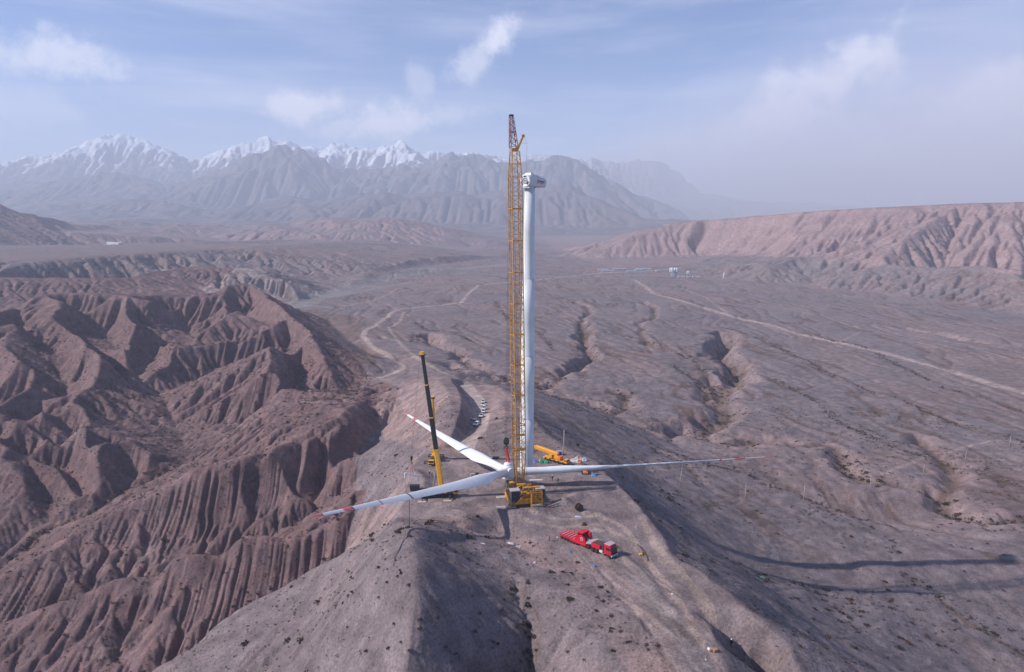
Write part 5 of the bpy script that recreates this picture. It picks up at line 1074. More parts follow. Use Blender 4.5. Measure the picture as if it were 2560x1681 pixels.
MB().box((13.1, 0, 1.75), (3.0, 2.5, 1.15)).build('ballast_box', RED, tk, .04)
MB().box((13.1, 0, 2.35), (2.6, 2.1, .12)).build('box_deck', RUST, tk)
MB().box((15.0, -1.15, .95), (1.1, .5, .6)).box((15.0, 1.15, .95), (1.1, .5, .6)).build('fuel_tank', SHEET, tk, .08)
MB().box((15.3, 0, 2.1), (.5, 2.2, 2.0)).build('exhaust_stack', DARK, tk, .05)
c = MB().prism([(15.9, .75), (18.3, .75), (18.45, 1.7), (18.2, 3.0), (17.7, 3.35), (15.9, 3.35)], -1.25, 1.25).build('cab', RED, tk, .08)
MB().prism([(18.36, 1.75), (18.5, 1.75), (18.26, 2.95), (18.14, 2.95)], -1.1, 1.1).build('windscreen', GLASS, c)
MB().box((18.42, 0, 1.25), (.14, 2.2, .7)).build('grille', BLK, c, .03)
MB().box((18.45, 0, .65), (.25, 2.5, .35)).build('bumper', GREYW, c, .04)
for sy in (-1, 1):
    MB().box((17.3, sy*1.27, 2.3), (1.1, .05, .75)).build('side_window', GLASS, c); MB().box((18.5, sy*1.0, .85), (.08, .35, .22)).build('headlight', WHITE, c)
    MB().box((18.35, sy*1.5, 2.4), (.12, .22, .7)).build('mirror', BLK, c)
MB().box((17.0, 0, 3.42), (2.0, 2.3, .2)).build('roof_deflector', mat('dusty_pink_roof', (.45, .33, .36), .6), c, .06)

# ------------------------------------------------------------------ parked cars
def make_car(label, pickup=False, paint=None):
    t = thing('parked_car', (0, 0, 0), 0, label, 'car', 'white cars parked in a line on the cut road'); pm = paint or CARW
    low = [(-2.35, .35), (2.35, .35), (2.42, .75), (2.3, 1.0), (1.1, 1.1), (-2.3, 1.12), (-2.42, .8)]
    MB().prism(low, -.93, .93).build('body', pm, t, .12)
    cabp = [(-2.2, 1.08), (1.15, 1.08), (.45, 1.62), (.1, 1.74), (-1.7, 1.74), (-2.05, 1.6)] if not pickup else [(-.6, 1.08), (1.15, 1.08), (.45, 1.62), (.1, 1.74), (-.4, 1.74)]
    MB().prism(cabp, -.80, .80).build('cabin', GLASS, t, .08)
    x0, x1 = (-1.8, .15) if not pickup else (-.42, .2)
    MB().box(((x0+x1)/2, 0, 1.755), (x1-x0, 1.48, .06)).build('roof', pm, t, .03)
    b = MB()
    for sy in (-1, 1):
        b.bar((1.15, sy*.8, 1.08), (.2, sy*.74, 1.74), .05); b.bar((cabp[0][0]+.05, sy*.8, 1.08), (x0, sy*.74, 1.74), .06)
        if not pickup: b.bar((-.6, sy*.81, 1.08), (-.6, sy*.76, 1.74), .05)
    b.build('pillar', pm, t)
    if pickup: MB().box((-1.5, 0, 1.13), (1.5, 1.5, .06)).build('cargo_bed', BLK, t)
    for x_ in (-1.45, 1.5):
        for sy in (-1, 1): wheel(t, x_, sy*.82, .36, .36, .24, STEEL)
    for sy in (-1, 1): MB().box((2.38, sy*.66, .82), (.1, .36, .16)).build('headlight', SHEET, t)
    MB().box((2.41, 0, .62), (.08, 1.2, .3)).build('grille', BLK, t); MB().box((2.43, 0, .42), (.08, 1.7, .16)).build('bumper', DARK, t)
    return t
carA = make_car('x'); carB = make_car('x', True); remember(None)
cars = [(-15.6, 360.5, 92, 0, 'white car at the far end of the parked line, nearest the bend'), (-15.2, 350.5, 90, 1, 'white pickup second from the far end of the parked line'),
        (-14.2, 340, 88, 0, 'white car in the middle of the parked line, third from the far end'), (-14.0, 331, 86, 1, 'white pickup fourth from the far end of the parked line'),
        (-14.6, 319.5, 82, 1, 'white car with dark rear window, nearest the viewer in the straight parked line'), (-18.2, 310.5, 70, 0, 'white car half in the shade of the cut bank, left of the line'),
        (-15.9, 299.5, 72, 0, 'white car nearest the viewer, in the sun below the parked line')]
used_ = set()
for x, y, a, kd, lb in cars:
    src = carB if kd else carA
    o = src if src not in used_ else copy_tree(src); used_.add(src)
    s1 = math.radians(a+180); hx_, hy_ = math.cos(s1), math.sin(s1)
    zz = (hz(x+hx_*1.5, y+hy_*1.5)-hz(x-hx_*1.5, y-hy_*1.5))/3; o.rotation_euler = (0, -math.atan(zz), s1); o.location = G(x, y, .03); o['label'] = lb

# ------------------------------------------------------------------ people
def person(x, y, face, label, top, legs_, hat, pose='stand'):
    z = hz(x, y); t = thing('person', (x, y, z), face, label, 'person')
    st = .16 if pose == 'stand' else .34
    V = [(0, 0, .95), (0, 0, 1.15), (0, 0, 1.38), (0, .01, 1.52), (.0, .03, 1.66), (0, .02, 1.76),
         (.1, 0, .9), (.11, st*.5, .5), (.12, st*.2, .08), (.12, st*.2+.16, .05),
         (-.1, 0, .9), (-.11, -st*.3, .5), (-.12, -st*.8, .08), (-.12, -st*.8+.16, .05),
         (.2, 0, 1.42), (.27, .02, 1.15), (.26, .12, .92), (.25, .16, .84), (-.2, 0, 1.42), (-.27, .0, 1.15), (-.27, .10, .92), (-.26, .15, .84)]
    E_ = [(0, 1), (1, 2), (2, 3), (3, 4), (4, 5), (0, 6), (6, 7), (7, 8), (8, 9), (0, 10), (10, 11), (11, 12), (12, 13), (2, 14), (14, 15), (15, 16), (16, 17), (2, 18), (18, 19), (19, 20), (20, 21)]
    Rd = [.15, .16, .17, .065, .1, .085, .1, .075, .055, .05, .1, .075, .055, .05, .075, .055, .045, .04, .075, .055, .045, .04]
    me = bpy.data.meshes.new('body'); me.from_pydata(V, E_, []); o = bpy.data.objects.new('body', me); COL.objects.link(o)
    sk = o.modifiers.new('skin', 'SKIN'); ss = o.modifiers.new('sub', 'SUBSURF'); ss.levels = 1; ss.render_levels = 1
    for i, v in enumerate(me.skin_vertices[0].data): v.radius = (Rd[i], Rd[i]*.8 if i < 3 else Rd[i]); v.use_root = (i == 0)
    dg = bpy.context.evaluated_depsgraph_get(); m2 = bpy.data.meshes.new_from_object(o.evaluated_get(dg))
    bpy.data.objects.remove(o); m2.name = 'body'; o = bpy.data.objects.new('body', m2); COL.objects.link(o); o.parent = t
    m2.materials.clear()
    for mm in (top, legs_, mat('skin', (.42, .25, .18), .6), BLK): m2.materials.append(mm)
    for p in m2.polygons:
        c = p.center; p.use_smooth = True
        p.material_index = 3 if c.z < .12 else (2 if c.z > 1.5 or (c.z < .9 and abs(c.x) > .2 and c.z > .78) else (1 if c.z < .92 and abs(c.x) < .22 else 0))
    MB().lathe([(.155, 1.70), (.15, 1.72), (.13, 1.80), (.08, 1.86), (.01, 1.88)], 14, c=(0, .02, 0)).lathe([(.18, 1.695), (.18, 1.715)], 14, c=(0, .04, 0)).build('helmet', hat, o)
    return t
NAVYC = mat('navy_cloth', (.02, .025, .05), .9); DKC = mat('black_cloth', (.02, .02, .022), .9); REDC = mat('red_cloth', (.45, .03, .03), .9); HATY = mat('yellow_helmet', (.75, .55, .05), .4); HATR = mat('red_helmet', (.6, .03, .03), .4)
bpy.context.view_layer.update()
person(14.0, 218.9, .4, 'person in dark navy work clothes and white helmet, standing in front of the right blade', NAVYC, NAVYC, WHITE, 'walk')
person(15.8, 217.1, 2.0, 'person dressed all in black, just right of the worker with white helmet by the blade', DKC, DKC, BLK)
person(10.6, 174.3, 1.2, 'person in red jacket standing on the track left of the red lorry', REDC, NAVYC, HATR, 'walk')
person(46.5, 130.1, 2.6, 'person in black with white helmet standing alone by the ridge edge, lower right', DKC, DKC, WHITE)
person(-24.7, 228.5, .2, 'person in dark clothes walking right of the black telescopic boom', DKC, NAVYC, WHITE, 'walk')
person(-27.8, 221.7, 3.0, 'person with white helmet left of the black boom, nearer the dirt heap', NAVYC, DKC, WHITE)
person(-26.9, 220.8, 1.0, 'person in grey beside the worker left of the black boom', mat('grey_cloth', (.12, .12, .14), .9), DKC, HATY)
person(-27.0, 247.5, 2.0, 'person in red overalls beyond the smaller yellow crane', REDC, REDC, HATR)

# ------------------------------------------------------------------ site clutter
def crumple(name, x, y, sx, sy, h, m_, label, cat, n=14, seed=0, rz=0):
    """a heap of loose sheeting: a rumpled closed lump"""
    r = random.Random(seed); bm = MB(); rings = []
    for j in range(6):
        t = j/5; ring_ = []
        for i in range(n):
            a = 2*math.pi*i/n; k = (1-t**1.6)*(.72+.5*r.random())+.02
            px_, py_ = sx*k*math.cos(a), sy*k*math.sin(a)
            zz = h*math.sin(t*math.pi/2)*(.6+.7*r.random())-.15*(1-t)
            c_, s_ = math.cos(rz), math.sin(rz); wx_, wy_ = x+px_*c_-py_*s_, y+px_*s_+py_*c_
            ring_.append(Vector((wx_-x, wy_-y, hz(wx_, wy_)-hz(x, y)+max(zz, -.15))))
        rings.append(ring_)
    o = bm.loft(rings, True, False).build(name, m_); o.location = G(x, y); return tag(o, label, cat)
crumple('tarpaulin', 11.0, 235.6, .9, .8, 1.1, GREEN, 'left lump of green sheeting left of the orange truck crane', 'tarpaulin', seed=1)
crumple('tarpaulin', 13.0, 235.2, 1.1, .9, 1.2, GREEN, 'right lump of green sheeting touching the orange truck crane', 'tarpaulin', seed=2)
crumple('tarpaulin', 9.0, 236.2, 1.0, .7, .6, mat('mid_blue_sheet', (.05, .16, .5), .6), 'low blue sheeting left of the green lumps', 'tarpaulin', seed=3)
crumple('tool_bag', 10.9, 237.8, .9, .5, .8, WOOD, 'tan bundle lying behind the green sheeting', 'bundle', seed=4)
bx = thing('site_box', G(17.8, 243.6, -.05), .1, 'blue steel site box beside the tall utility pole', 'box')
MB().box((0, 0, .75), (1.9, 1.3, 1.5)).build('box_body', BLUE, bx, .04); MB().box((0, 0, 1.56), (2.05, 1.4, .12)).build('lid', mat('pale_blue_lid', (.3, .35, .55), .5), bx)
heapm = [SHEET, mat('cream_sheet', (.55, .50, .46), .8), mat('pale_blue_sheet', (.45, .52, .62), .7), SHEET]
for k, (x, y, sx, sy, h, lb) in enumerate(((22.6, 237, 1.6, 1.0, .9, 'left end of the white sheeting heap by the pad edge, low and grey'), (24.6, 238.2, 1.7, 1.2, 1.5, 'tallest white sheeting in the heap at the pad edge'), (26.6, 237.4, 1.5, 1.1, 1.2, 'right end of the white sheeting heap, at the rim of the slope'), (24.4, 236.2, 1.9, .8, .7, 'pale sheeting in front of the tallest heap, nearest the blade'))):
    crumple('sheeting', x, y, sx, sy, h, heapm[k], lb, 'sheeting', seed=10+k)
def tube(name, a, b, r, m_, label, cat): return tag(MB().bar(a, b, r, 12, smooth=True).build(name, m_), label, cat)
bl = thing('boom_lift', G(24.9, 228.6), 0, 'orange aerial boom lift leaning under the right blade', 'boom lift')
zb = bl.location.z
MB().box((.9, -3.6, .5), (1.6, 2.4, .7)).build('lift_chassis', ORA, bl, .05)
for sx in (-.1, 1.9):
    for sy in (-4.4, -2.8): wheel(bl, sx, sy, .35, .35, .3)
MB().bar((1.2, -4.0, .9), (-.3, 3.6, 2.6), .34, 8).build('lift_boom', ORA, bl); MB().bar((-.3, 3.6, 2.6), (-.6, 5.9, .9), .42, 8).build('lift_arm', ORA, bl)
crumple('tarpaulin', 28.5, 223.0, .9, .7, .8, BLUEB, 'bright blue sheeting under the right blade, right of the orange lift', 'tarpaulin', seed=21)
sb_ = thing('work_bench', G(29.2, 224.2), .1, 'black steel work bench behind the bright blue sheeting', 'bench')
MB().box((0, 0, .9), (1.9, .9, .1)).build('bench_top', BLK, sb_)
for sx in (-.85, .85):
    for sy in (-.38, .38): MB().bar((sx, sy, 0), (sx, sy, .88), .05).build('leg', BLK, sb_)
def upole(x, y, h, label, lean=0, r=.13, arm=True, group=None, name='utility_pole', m_=None):
    t = thing(name, G(x, y, -.4), 0, label, 'pole', group); t.rotation_euler = (0, lean, .3)
    MB().bar((0, 0, 0), (0, 0, h), r*1.25, 10, r*.8, True).build('pole_shaft', m_ or CONC, t)
    if arm:
        MB().box((0, 0, h-.5), (1.8, .1, .12)).build('crossarm', DARK, t)
        for dx in (-.8, 0, .8): MB().bar((dx, 0, h-.45), (dx, 0, h-.2), .05, 6).build('insulator', DARK, t)
    return t
upole(19.6, 243.4, 10.3, 'tall pale pole rising beside the blue site box', arm=False, r=.15)
POLES = ((77.9, 299.6, .10), (108.5, 298.5, 0), (140.6, 309.4, 0), (185.9, 334.7, -.01), (230.2, 362.5, .02), (272, 390.2, .02), (318.9, 418.6, .03))
plb = ['pole on the dark slope nearest the ridge, leaning left at its foot', 'second pole out from the ridge, thin and straight', 'third pole out from the ridge, in front of the shrub line', 'fourth pole out, beside the pink ravine bank', 'fifth pole out, beyond the pink ravine', 'sixth pole out, far side of the ravine', 'farthest pole at the right edge of the plain']
for k, (x, y, ln_) in enumerate(POLES):
    upole(x, y, (12, 10.5, 10.5, 9, 8, 8, 10)[k], plb[k], ln_, group='power poles crossing the plain', r=.12)
# planks, pipes and boxes behind the rotor
for k, (x, y, l, a, m_, lb) in enumerate(((-11.5, 240.6, 3.6, .05, WOOD, 'tan plank farthest left in the row behind the rotor'), (-8.4, 239.4, 3.2, -.1, SHEET, 'pale plank behind the rotor, left of the dark steel stack'), (-1.2, 240.2, 5.2, .02, CONC, 'long pale pipe behind the hook block'), (-3.6, 238.6, 2.6, .2, STEEL, 'grey profile lying just left of the hook block'))):
    slab('plank', x, y, (l, .5, .3), m_, lb, a, cat='plank')
for k, (x, y, d, m_, lb) in enumerate(((-5.6, 239.2, (2.4, 1.4, .7), DARK, 'dark steel stack behind the rotor, left of the hook block'), (-9.8, 237.8, (1.6, 1.0, .5), PINKR, 'faded red crate behind the rear blade'), (-13.2, 222.4, (1.4, .8, .8), CONC, 'left concrete block beside the rotor hub, in front of the rear blade'), (-11.7, 222.8, (1.1, .8, 1.0), CWM, 'right darker block beside the rotor hub'))):
    slab('block', x, y, d, m_, lb, .1*k, cat='block')
slab('cable_mat', 8.5, 219.0, (4.5, .9, .15), SHEET, 'white strip of matting on the pad, right of the crane boom foot', .08, cat='mat')
# cable reel
rl = thing('cable_reel', G(20.6, 193.8), .5, 'rusty brown cable reel lying right of the crawler crane', 'reel')
for y_ in (-.55, .55): MB().lathe([(.25, -.05), (1.15, -.05), (1.15, .05), (.25, .05)], 22, 'Y', c=(0, y_, 1.1)).build('reel_flange', RUST, rl)
MB().lathe([(.6, -.5), (.78, -.3), (.74, 0), (.8, .3), (.6, .5)], 18, 'Y', c=(0, 0, 1.1)).build('wound_cable', BLK, rl)
crumple('sheeting', 20.0, 190.4, 1.1, .6, .25, mat('pale_blue_sheet', (.45, .52, .62)), 'pale blue sheeting just in front of the rusty reel', 'sheeting', seed=31)
# odds and ends along the road
crumple('waste_bag', 15.8, 167.6, .35, .3, .5, BLUEB, 'small blue bag on the road edge left of the lorry tail', 'bag', seed=32)
crumple('waste_bag', 21.3, 159.8, .4, .35, .6, BLUEB, 'blue bag on the road edge nearest the lorry cab', 'bag', seed=33)
crumple('dirt_clod', 21.3, 184.6, .9, .6, .8, mat('dark_earth', (.09, .05, .04), 1), 'dark brown clod of earth behind the red trailer', 'earth', seed=34)
crumple('plastic_cap', 21.0, 181.4, .35, .3, .4, HATY, 'yellow plastic cap lying behind the red trailer', 'cap', seed=35)
crumple('marker_flag', -30.4, 180.2, .5, .4, .35, mat('magenta_cloth', (.7, .03, .22), .8), 'magenta cloth marker on the bank below the black-boomed crane', 'marker', seed=36)
pk = thing('pipe', None, 0, 'long bent brown pipe lying by the yellow fitting right of the lorry', 'pipe', M=Matrix.Translation(G(35, 165)))
MB().path([Vector((-1.1, 5.2, .3)), Vector((-.1, 1.2, .25)), Vector((.3, -1.4, .2)), Vector((0, -3.6, .2))], .13, 8).build('pipe_run', RUST, pk)
yf = thing('pipe_fitting', G(34.2, 164.8), .2, 'yellow pipe fitting beside the bent brown pipe', 'fitting')
MB().box((0, 0, .25), (1.7, .5, .3)).build('fitting_body', HATY, yf, .05); MB().lathe([(.3, 0), (.3, .45), (.2, .5)], 12, c=(.3, 0, .2)).build('flange', RUST, yf)
cbx = thing('cardboard_box', G(39.6, 120.6), .4, 'brown cardboard box with white lid by the road, lower right', 'box')
MB().box((.35, -.25, .3), (.9, .7, .5)).build('box_body', mat('cardboard', (.45, .2, .1), .9), cbx); MB().box((-.4, .3, .35), (.9, .6, .45), R=Matrix.Rotation(.4, 3, 'Y')).build('lid', SHEET, cbx)
for k, (x, y, sx, sy, h, m_, lb) in enumerate(((.2, 173.5, 1.5, .9, .5, SHEET, 'large torn white sheeting at the head of the central gully'), (2.2, 171.8, .9, .7, .5, SHEET, 'smaller torn white sheeting right of the large one in the gully'), (6.2, 160.5, .35, .3, .4, SHEET, 'small white bag in the gully bottom'), (NETA[0], NETA[1], .9, .7, .35, TEAL, 'right scrap of green netting on the shaded slope'), (NETB[0], NETB[1], 1.5, .7, .3, TEAL, 'left scrap of green netting on the shaded slope, long and torn'), (37.6, 118.2, .25, .2, .2, SHEET, 'tiny white scrap at the bottom of the ridge road'), (37.2, 144.0, .35, .3, .25, SHEET, 'white stone-like scrap on the wheel track above the road'), (13, 176.8, .4, .3, .2, SHEET, 'white scrap between the person in red and the rotor'), (-7.2, 166.5, .8, .4, .15, SHEET, 'pale scrap on the slope below the pad, left of the gully'))):
    crumple('litter', x, y, sx, sy, h, m_, lb, 'litter', seed=40+k, n=10)

# ------------------------------------------------------------------ concrete plant and buildings on the plain
pzz = lambda x, y: hz(x, y)
def silo(parent, x, y, r, h, z0): 
    o = MB().lathe([(.4, z0), (r, z0+r*1.5), (r, z0+h), (r*.5, z0+h+r*.5), (.1, z0+h+r*.6)], 20, c=(x, y, 0)).build('silo', WHITE, parent)
    b = MB()
    for t in range(4): a = t*math.pi/2+.78; b.bar((x+r*.8*math.cos(a), y+r*.8*math.sin(a), -1), (x+r*.8*math.cos(a), y+r*.8*math.sin(a), z0+r), .3)
    b.build('silo_leg', STEEL, o)
cp = thing('concrete_plant', G(412, 1745), .0, 'white concrete batching plant with four tall silos and a conveyor on the plain', 'factory')
for x_, y_ in ((-9, 0), (-3.5, 6), (2, 0), (7.2, 0)): silo(cp, x_, y_, 2.1, 12.5, 9)
MB().box((-3, 0, 6), (8, 7, 12), taper=(.8, .8)).box((-3, -1, 15), (4, 5, 6)).build('mixing_tower', GREYW, cp)
b = MB(); b.bar((2, 0, 13), (34, -6, 2), .9); 
for k in range(4): q = Vector((2, 0, 13)).lerp(Vector((34, -6, 2)), (k+.5)/4); b.bar(q, (q.x, q.y, -1), .4)
b.build('conveyor', STEEL, cp)
for x_ in (10, 22, 34, 48, 60): MB().box((x_, -14, 1.6), (8, 5, 3.2)).build('shed', SHEET, cp)
for x_ in (36, 40): silo(cp, x_, 6, 1.4, 10, 4)
rows = [((255, 1925), 46, 'low white dormitory farthest left on the plain beside the plant'), ((305, 1948), 62, 'long white dormitory in the back row of the camp'), ((372, 1942), 70, 'longest white building in the back row, nearest the plant'), ((262, 1880), 58, 'grey-roofed building in the front row of the camp, left'), ((326, 1868), 44, 'low grey shed in the front row of the camp, middle'), ((405, 1900), 22, 'small white cabin between the camp and the silos'), ((352, 1905), 40, 'pale blue-roofed shed in the middle row of the camp')]
for k, ((x, y), l, lb) in enumerate(rows):
    t = thing('camp_building', G(x, y, -.5), -.06, lb, 'building', 'low buildings of the workers camp on the plain')
    l *= .62; MB().box((0, 0, 1.6), (l, 8, 3.2)).build('wall', SHEET if k != 6 else mat('pale_blue_wall', (.4, .5, .6), .8), t)
    MB().prism([(-l/2-.5, 3.2), (l/2+.5, 3.2), (l/2+.5, 3.5), (-l/2-.5, 3.5)], -4.6, 4.6).prism([(-l/2, 3.5), (l/2, 3.5), (l/2-1, 4.4), (-l/2+1, 4.4)], -2.2, 2.2).build('roof', SHEET if k in (0, 1, 2, 5) else GREYW, t)
    b = MB(); n = int(l/6)
    for i in range(n): b.box((-l/2+3+i*6, -4.02, 1.9), (1.8, .12, 1.1))
    b.build('window_row', GLASS, t)
tw = thing('plain_mast', G(523, 1690, -1), 0, 'lone white tower standing on the plain right of the silos', 'tower')
MB().lathe([(1.2, 0), (1.0, 8), (1.0, 14), (.3, 14.4)], 16).build('mast_shaft', WHITE, tw); MB().box((0, -3, 1), (7, 4, 2)).build('base_hut', SHEET, tw)
for k, ((x0, y0), (x1, y1), lb) in enumerate((((-1450, 2330), (-1358, 2240), 'long white-roofed shed farthest left on the distant valley floor'), ((-1300, 2185), (-1276, 2162), 'short white-roofed shed in the middle of the three distant ones'), ((-1262, 2150), (-1185, 2080), 'white-roofed shed on the right of the three distant ones'))):
    l = math.hypot(x1-x0, y1-y0); a = math.atan2(y1-y0, x1-x0); zz = max(hz(x0, y0), hz(x1, y1), hz((x0+x1)/2, (y0+y1)/2))
    t = thing('long_shed', ((x0+x1)/2, (y0+y1)/2, zz-.5), a, lb, 'shed', 'long white sheds on the distant valley floor')
    MB().box((0, 0, 0), (l, 14, 8)).build('wall', GREYW, t); MB().box((0, 0, 4.6), (l+2, 16, 1.2), taper=(1, .4)).build('roof', SHEET, t)

# ------------------------------------------------------------------ desert shrubs
SHM = [mat('dry_shrub_brown', (.05, .032, .026), .95, noise=.4, nscale=4), mat('dry_shrub_olive', (.058, .048, .026), .95, noise=.4, nscale=4), mat('dry_shrub_rust', (.085, .048, .035), .95, noise=.4, nscale=4)]
def shrub_verts(seed, n=26, stalk=True):
    """a low dome of small twig-and-leaf triangles, open inside"""
    r = random.Random(seed); V = []; F = []
    for i in range(n):
        a = r.random()*2*math.pi; e = math.acos(r.random()**.7); R_ = .55+.45*r.random()
        c = Vector((math.cos(a)*math.sin(e), math.sin(a)*math.sin(e), math.cos(e)*.75))*R_
        u = Vector((r.gauss(0, 1), r.gauss(0, 1), r.gauss(0, 1))).normalized(); w_ = c.normalized().cross(u).normalized(); s_ = .22+.2*r.random()
        k = len(V); V += [c*0.25, c+w_*s_, c+u*s_*.7-w_*s_*.3, c*1.05-w_*s_*.6]; F += [(k, k+1, k+2), (k+1, k+3, k+2)]
    return V, F
PROTO = [shrub_verts(100+i) for i in range(6)]
SMALL = [shrub_verts(200+i, 9) for i in range(5)]
PMESH = []
for i, (V, F) in enumerate(PROTO):
    me = bpy.data.meshes.new('shrub'); me.from_pydata([tuple(v) for v in V], [], F); me.materials.append(SHM[i % 3]); PMESH.append(me)
def scatter(n, xr, yr, dens_fn, seed):
    r = np.random.RandomState(seed); x = r.uniform(xr[0], xr[1], n); y = r.uniform(yr[0], yr[1], n); k = r.rand(n) < dens_fn(x, y); return x[k], y[k]
inv = lambda x, y: (np.abs(np.arctan2(x, y)) < math.radians(40)) & (y > 95)
gr = lambda x, y: graded(x, y)
def d_bad(x, y): return inv(x, y)*(1-gr(x, y))*in_poly(x, y, BAD)*(.35+.65*(fbm(x, y, 25, 3, 71) > -.1))
def d_ridge(x, y): return inv(x, y)*(1-gr(x, y))*in_poly(x, y, RIDGE)*(.6+.4*(fbm(x, y, 18, 3, 72) > 0))
def d_plain(x, y): return inv(x, y)*(~in_poly(x, y, BAD))*(~in_poly(x, y, RIDGE))*(1-gr(x, y))*np.clip(.25+1.2*fbm(x, y, 30, 3, 73), .05, 1)
xs, ys, sz = [], [], []
for n, xr, yr, fn, s0, s1, sd in ((15000, (-330, 0), (95, 420), d_bad, .5, 1.15, 1), (9000, (-520, -60), (420, 700), d_bad, .8, 1.7, 2), (8000, (-140, 110), (95, 330), d_ridge, .3, .75, 3), (14000, (30, 430), (95, 520), d_plain, .5, 1.3, 4), (900, (60, 330), (150, 430), d_plain, .8, 1.4, 5), (260, (-250, 60), (95, 330), lambda x, y: d_bad(x, y)+d_ridge(x, y), .9, 1.6, 6)):
    x, y = scatter(n, xr, yr, fn, sd); r = np.random.RandomState(sd+50); xs.append(x); ys.append(y); sz.append(s0+(s1-s0)*r.rand(len(x))**1.8)
# thick growth along washes and gully floors
for pts, wd in WASH:
    if min(p[1] for p in pts) > 900: continue
    P_ = np.array(pts); seg = np.hypot(*(P_[1:]-P_[:-1]).T); cum = np.r_[0, np.cumsum(seg)]; n = int(min(cum[-1]*1.4, 900)); r = np.random.RandomState(int(cum[-1]))
    s_ = r.rand(n)*cum[-1]; x = np.interp(s_, cum, P_[:, 0])+r.randn(n)*wd*.55; y = np.interp(s_, cum, P_[:, 1])+r.randn(n)*wd*.75
    k = inv(x, y) & (r.rand(n) < .25+.75*(vnoise(s_/25, s_*0, 9) > -.2)); xs.append(x[k]); ys.append(y[k]); sz.append(.45+.9*r.rand(k.sum())*(wd/3.2))
for pts, wd, dp in GULLIES[:7]:
    P_ = np.array(pts); seg = np.hypot(*(P_[1:]-P_[:-1]).T); cum = np.r_[0, np.cumsum(seg)]; n = int(min(cum[-1]*1.3, 600)); r = np.random.RandomState(int(cum[-1])+1)
    s_ = r.rand(n)*cum[-1]; x = np.interp(s_, cum, P_[:, 0]); y = np.interp(s_, cum, P_[:, 1])
    x = x-fbm(x, y, 60, 3, 31)*14+r.randn(n)*wd*.5; y = y-fbm(x, y, 60, 3, 37)*14+r.randn(n)*wd*.5; k = inv(x, y)
    xs.append(x[k]); ys.append(y[k]); sz.append(.8+1.2*r.rand(k.sum()))
xs = np.concatenate(xs); ys = np.concatenate(ys); sz = np.concatenate(sz); zs = height(xs, ys)
dist = np.hypot(xs, ys); vis = sz/dist
keep = vis > .0009; xs, ys, zs, sz, dist, vis = (a[keep] for a in (xs, ys, zs, sz, dist, vis))
yes = (np.abs(np.arctan2(xs, ys)) < math.radians(35.5)) & ((zs-88)/ys > -.70)
order = np.argsort(-vis*yes)
big = order[:280]; rest = order[280:]
lbl = {0: 'dark dry shrub dotted over the near hillsides', 1: 'olive-brown shrub dotted over the near hillsides', 2: 'rust-brown shrub dotted over the near hillsides'}
rr_ = random.Random(3)
for i in big:
    k = rr_.randrange(6); o = bpy.data.objects.new('shrub', PMESH[k]); COL.objects.link(o)
    o.location = (xs[i], ys[i], zs[i]-.05); o.rotation_euler = (0, 0, rr_.random()*6.3); s_ = float(sz[i]); o.scale = (s_, s_*(.8+.4*rr_.random()), s_*.8)
    
    X_, Y_ = float(xs[i]), float(ys[i]); one = lambda v: np.array([v])
    place = ('on the red-brown badland spurs left of the ridge' if in_poly(one(X_), one(Y_), BAD)[0] else ('on the slope and plain right of the ridge' if X_ > 50 else ('on the grey hill at the lower left' if X_ < -19 else ('on the shaded flank or in the gully below the pad' if X_ < 6 else 'on the pale slope beside the ridge road'))))
    wd_ = ('big ' if s_ > .95 else 'small ' if s_ < .55 else '')
    tag(o, wd_+('dark dry shrub ', 'olive-brown shrub ', 'rust-brown shrub ')[k % 3]+place, 'shrub', 'dry shrubs on the near slopes')
# all the smaller and farther ones
AV, AF, AM = [], [], []; base = 0
rn_ = np.random.RandomState(4)
SV = [(np.array([tuple(v) for v in V], np.float32), np.array(F, np.int32)) for V, F in SMALL]
for k in range(len(SV)):
    idx = rest[k::len(SV)]; V0, F0 = SV[k]; n = len(idx); a = rn_.rand(n)*6.283; c_, s_ = np.cos(a)[:, None], np.sin(a)[:, None]; S_ = sz[idx][:, None]
    X_ = (V0[None, :, 0]*c_-V0[None, :, 1]*s_)*S_+xs[idx][:, None]; Y_ = (V0[None, :, 0]*s_+V0[None, :, 1]*c_)*S_+ys[idx][:, None]; Z_ = V0[None, :, 2]*S_*.8+zs[idx][:, None]-.03
    AV.append(np.stack([X_, Y_, Z_], -1).reshape(-1, 3)); AF.append((F0[None]+(np.arange(n)*len(V0))[:, None, None]).reshape(-1, 3)+base); base += n*len(V0); AM.append(np.repeat(rn_.randint(0, 3, n), len(F0)))
AV = np.concatenate(AV); AF = np.concatenate(AF); AM = np.concatenate(AM)
me = bpy.data.meshes.new('shrubs'); me.vertices.add(len(AV)); me.vertices.foreach_set('co', AV.astype(np.float32).ravel()); me.loops.add(AF.size); me.loops.foreach_set('vertex_index', AF.ravel().astype(np.int32))
me.polygons.add(len(AF)); me.polygons.foreach_set('loop_start', np.arange(0, AF.size, 3, dtype=np.int32)); me.polygons.foreach_set('loop_total', np.full(len(AF), 3, np.int32))
for m_ in SHM: me.materials.append(m_)
me.polygons.foreach_set('material_index', AM.astype(np.int32)); me.update(calc_edges=True)
o = bpy.data.objects.new('scrub', me); COL.objects.link(o); tag(o, kind='stuff')
print('shrubs', len(rest), round(time.time()-t0, 1), 'tris', len(AF))

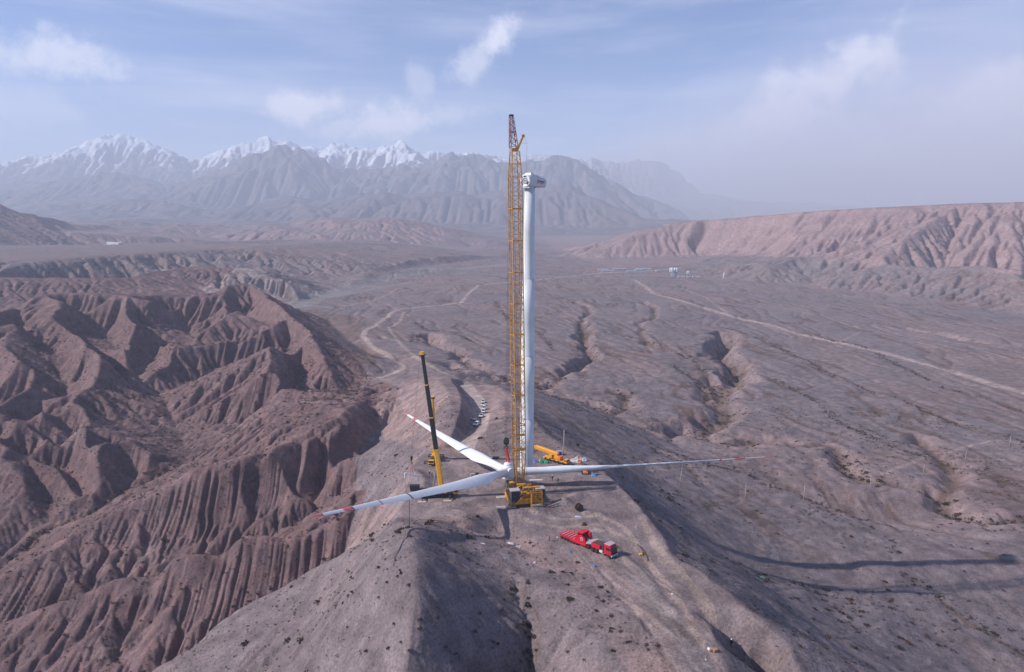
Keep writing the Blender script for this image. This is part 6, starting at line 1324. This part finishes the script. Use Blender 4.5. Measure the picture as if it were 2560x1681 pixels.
# loose stones on the near slopes, spoil heaps and road edges
sv = [(np.array([(1, 0, 0), (-.3, .9, 0), (-.7, -.7, 0), (.1, .1, .7), (.4, -.8, .1)], np.float32), np.array([(0, 1, 3), (1, 2, 3), (2, 4, 3), (4, 0, 3)], np.int32)), (np.array([(.8, .3, 0), (-.5, .7, 0), (-.8, -.5, 0), (.3, -.8, 0), (0, 0, .6)], np.float32), np.array([(0, 1, 4), (1, 2, 4), (2, 3, 4), (3, 0, 4)], np.int32))]
def d_st(x, y): return inv(x, y)*(in_poly(x, y, RIDGE) | in_poly(x, y, PAD))*np.clip(.25+1.3*fbm(x, y, 12, 3, 91), .04, 1)
x1, y1 = scatter(26000, (-110, 110), (95, 300), d_st, 17); r = np.random.RandomState(18); s1 = .07+.30*r.rand(len(x1))**4; z1 = height(x1, y1); AV, AF, base = [], [], 0
for k, (V0, F0) in enumerate(sv):
    idx = np.arange(k, len(x1), 2); n = len(idx); a = r.rand(n)*6.283; c_, s_ = np.cos(a)[:, None], np.sin(a)[:, None]; S_ = s1[idx][:, None]
    AV.append(np.stack([(V0[None, :, 0]*c_-V0[None, :, 1]*s_)*S_+x1[idx][:, None], (V0[None, :, 0]*s_+V0[None, :, 1]*c_)*S_+y1[idx][:, None], V0[None, :, 2]*S_+z1[idx][:, None]-.03], -1).reshape(-1, 3)); AF.append((F0[None]+(np.arange(n)*len(V0))[:, None, None]).reshape(-1, 3)+base); base += n*len(V0)
AV = np.concatenate(AV); AF = np.concatenate(AF)
me = bpy.data.meshes.new('stones'); me.vertices.add(len(AV)); me.vertices.foreach_set('co', AV.astype(np.float32).ravel()); me.loops.add(AF.size); me.loops.foreach_set('vertex_index', AF.ravel().astype(np.int32))
me.polygons.add(len(AF)); me.polygons.foreach_set('loop_start', np.arange(0, AF.size, 3, dtype=np.int32)); me.polygons.foreach_set('loop_total', np.full(len(AF), 3, np.int32)); me.materials.append(mat('grey_brown_stone', (.20, .155, .150), .95, noise=.35, nscale=.8)); me.update(calc_edges=True)
o = bpy.data.objects.new('loose_stones', me); COL.objects.link(o); tag(o, kind='stuff')
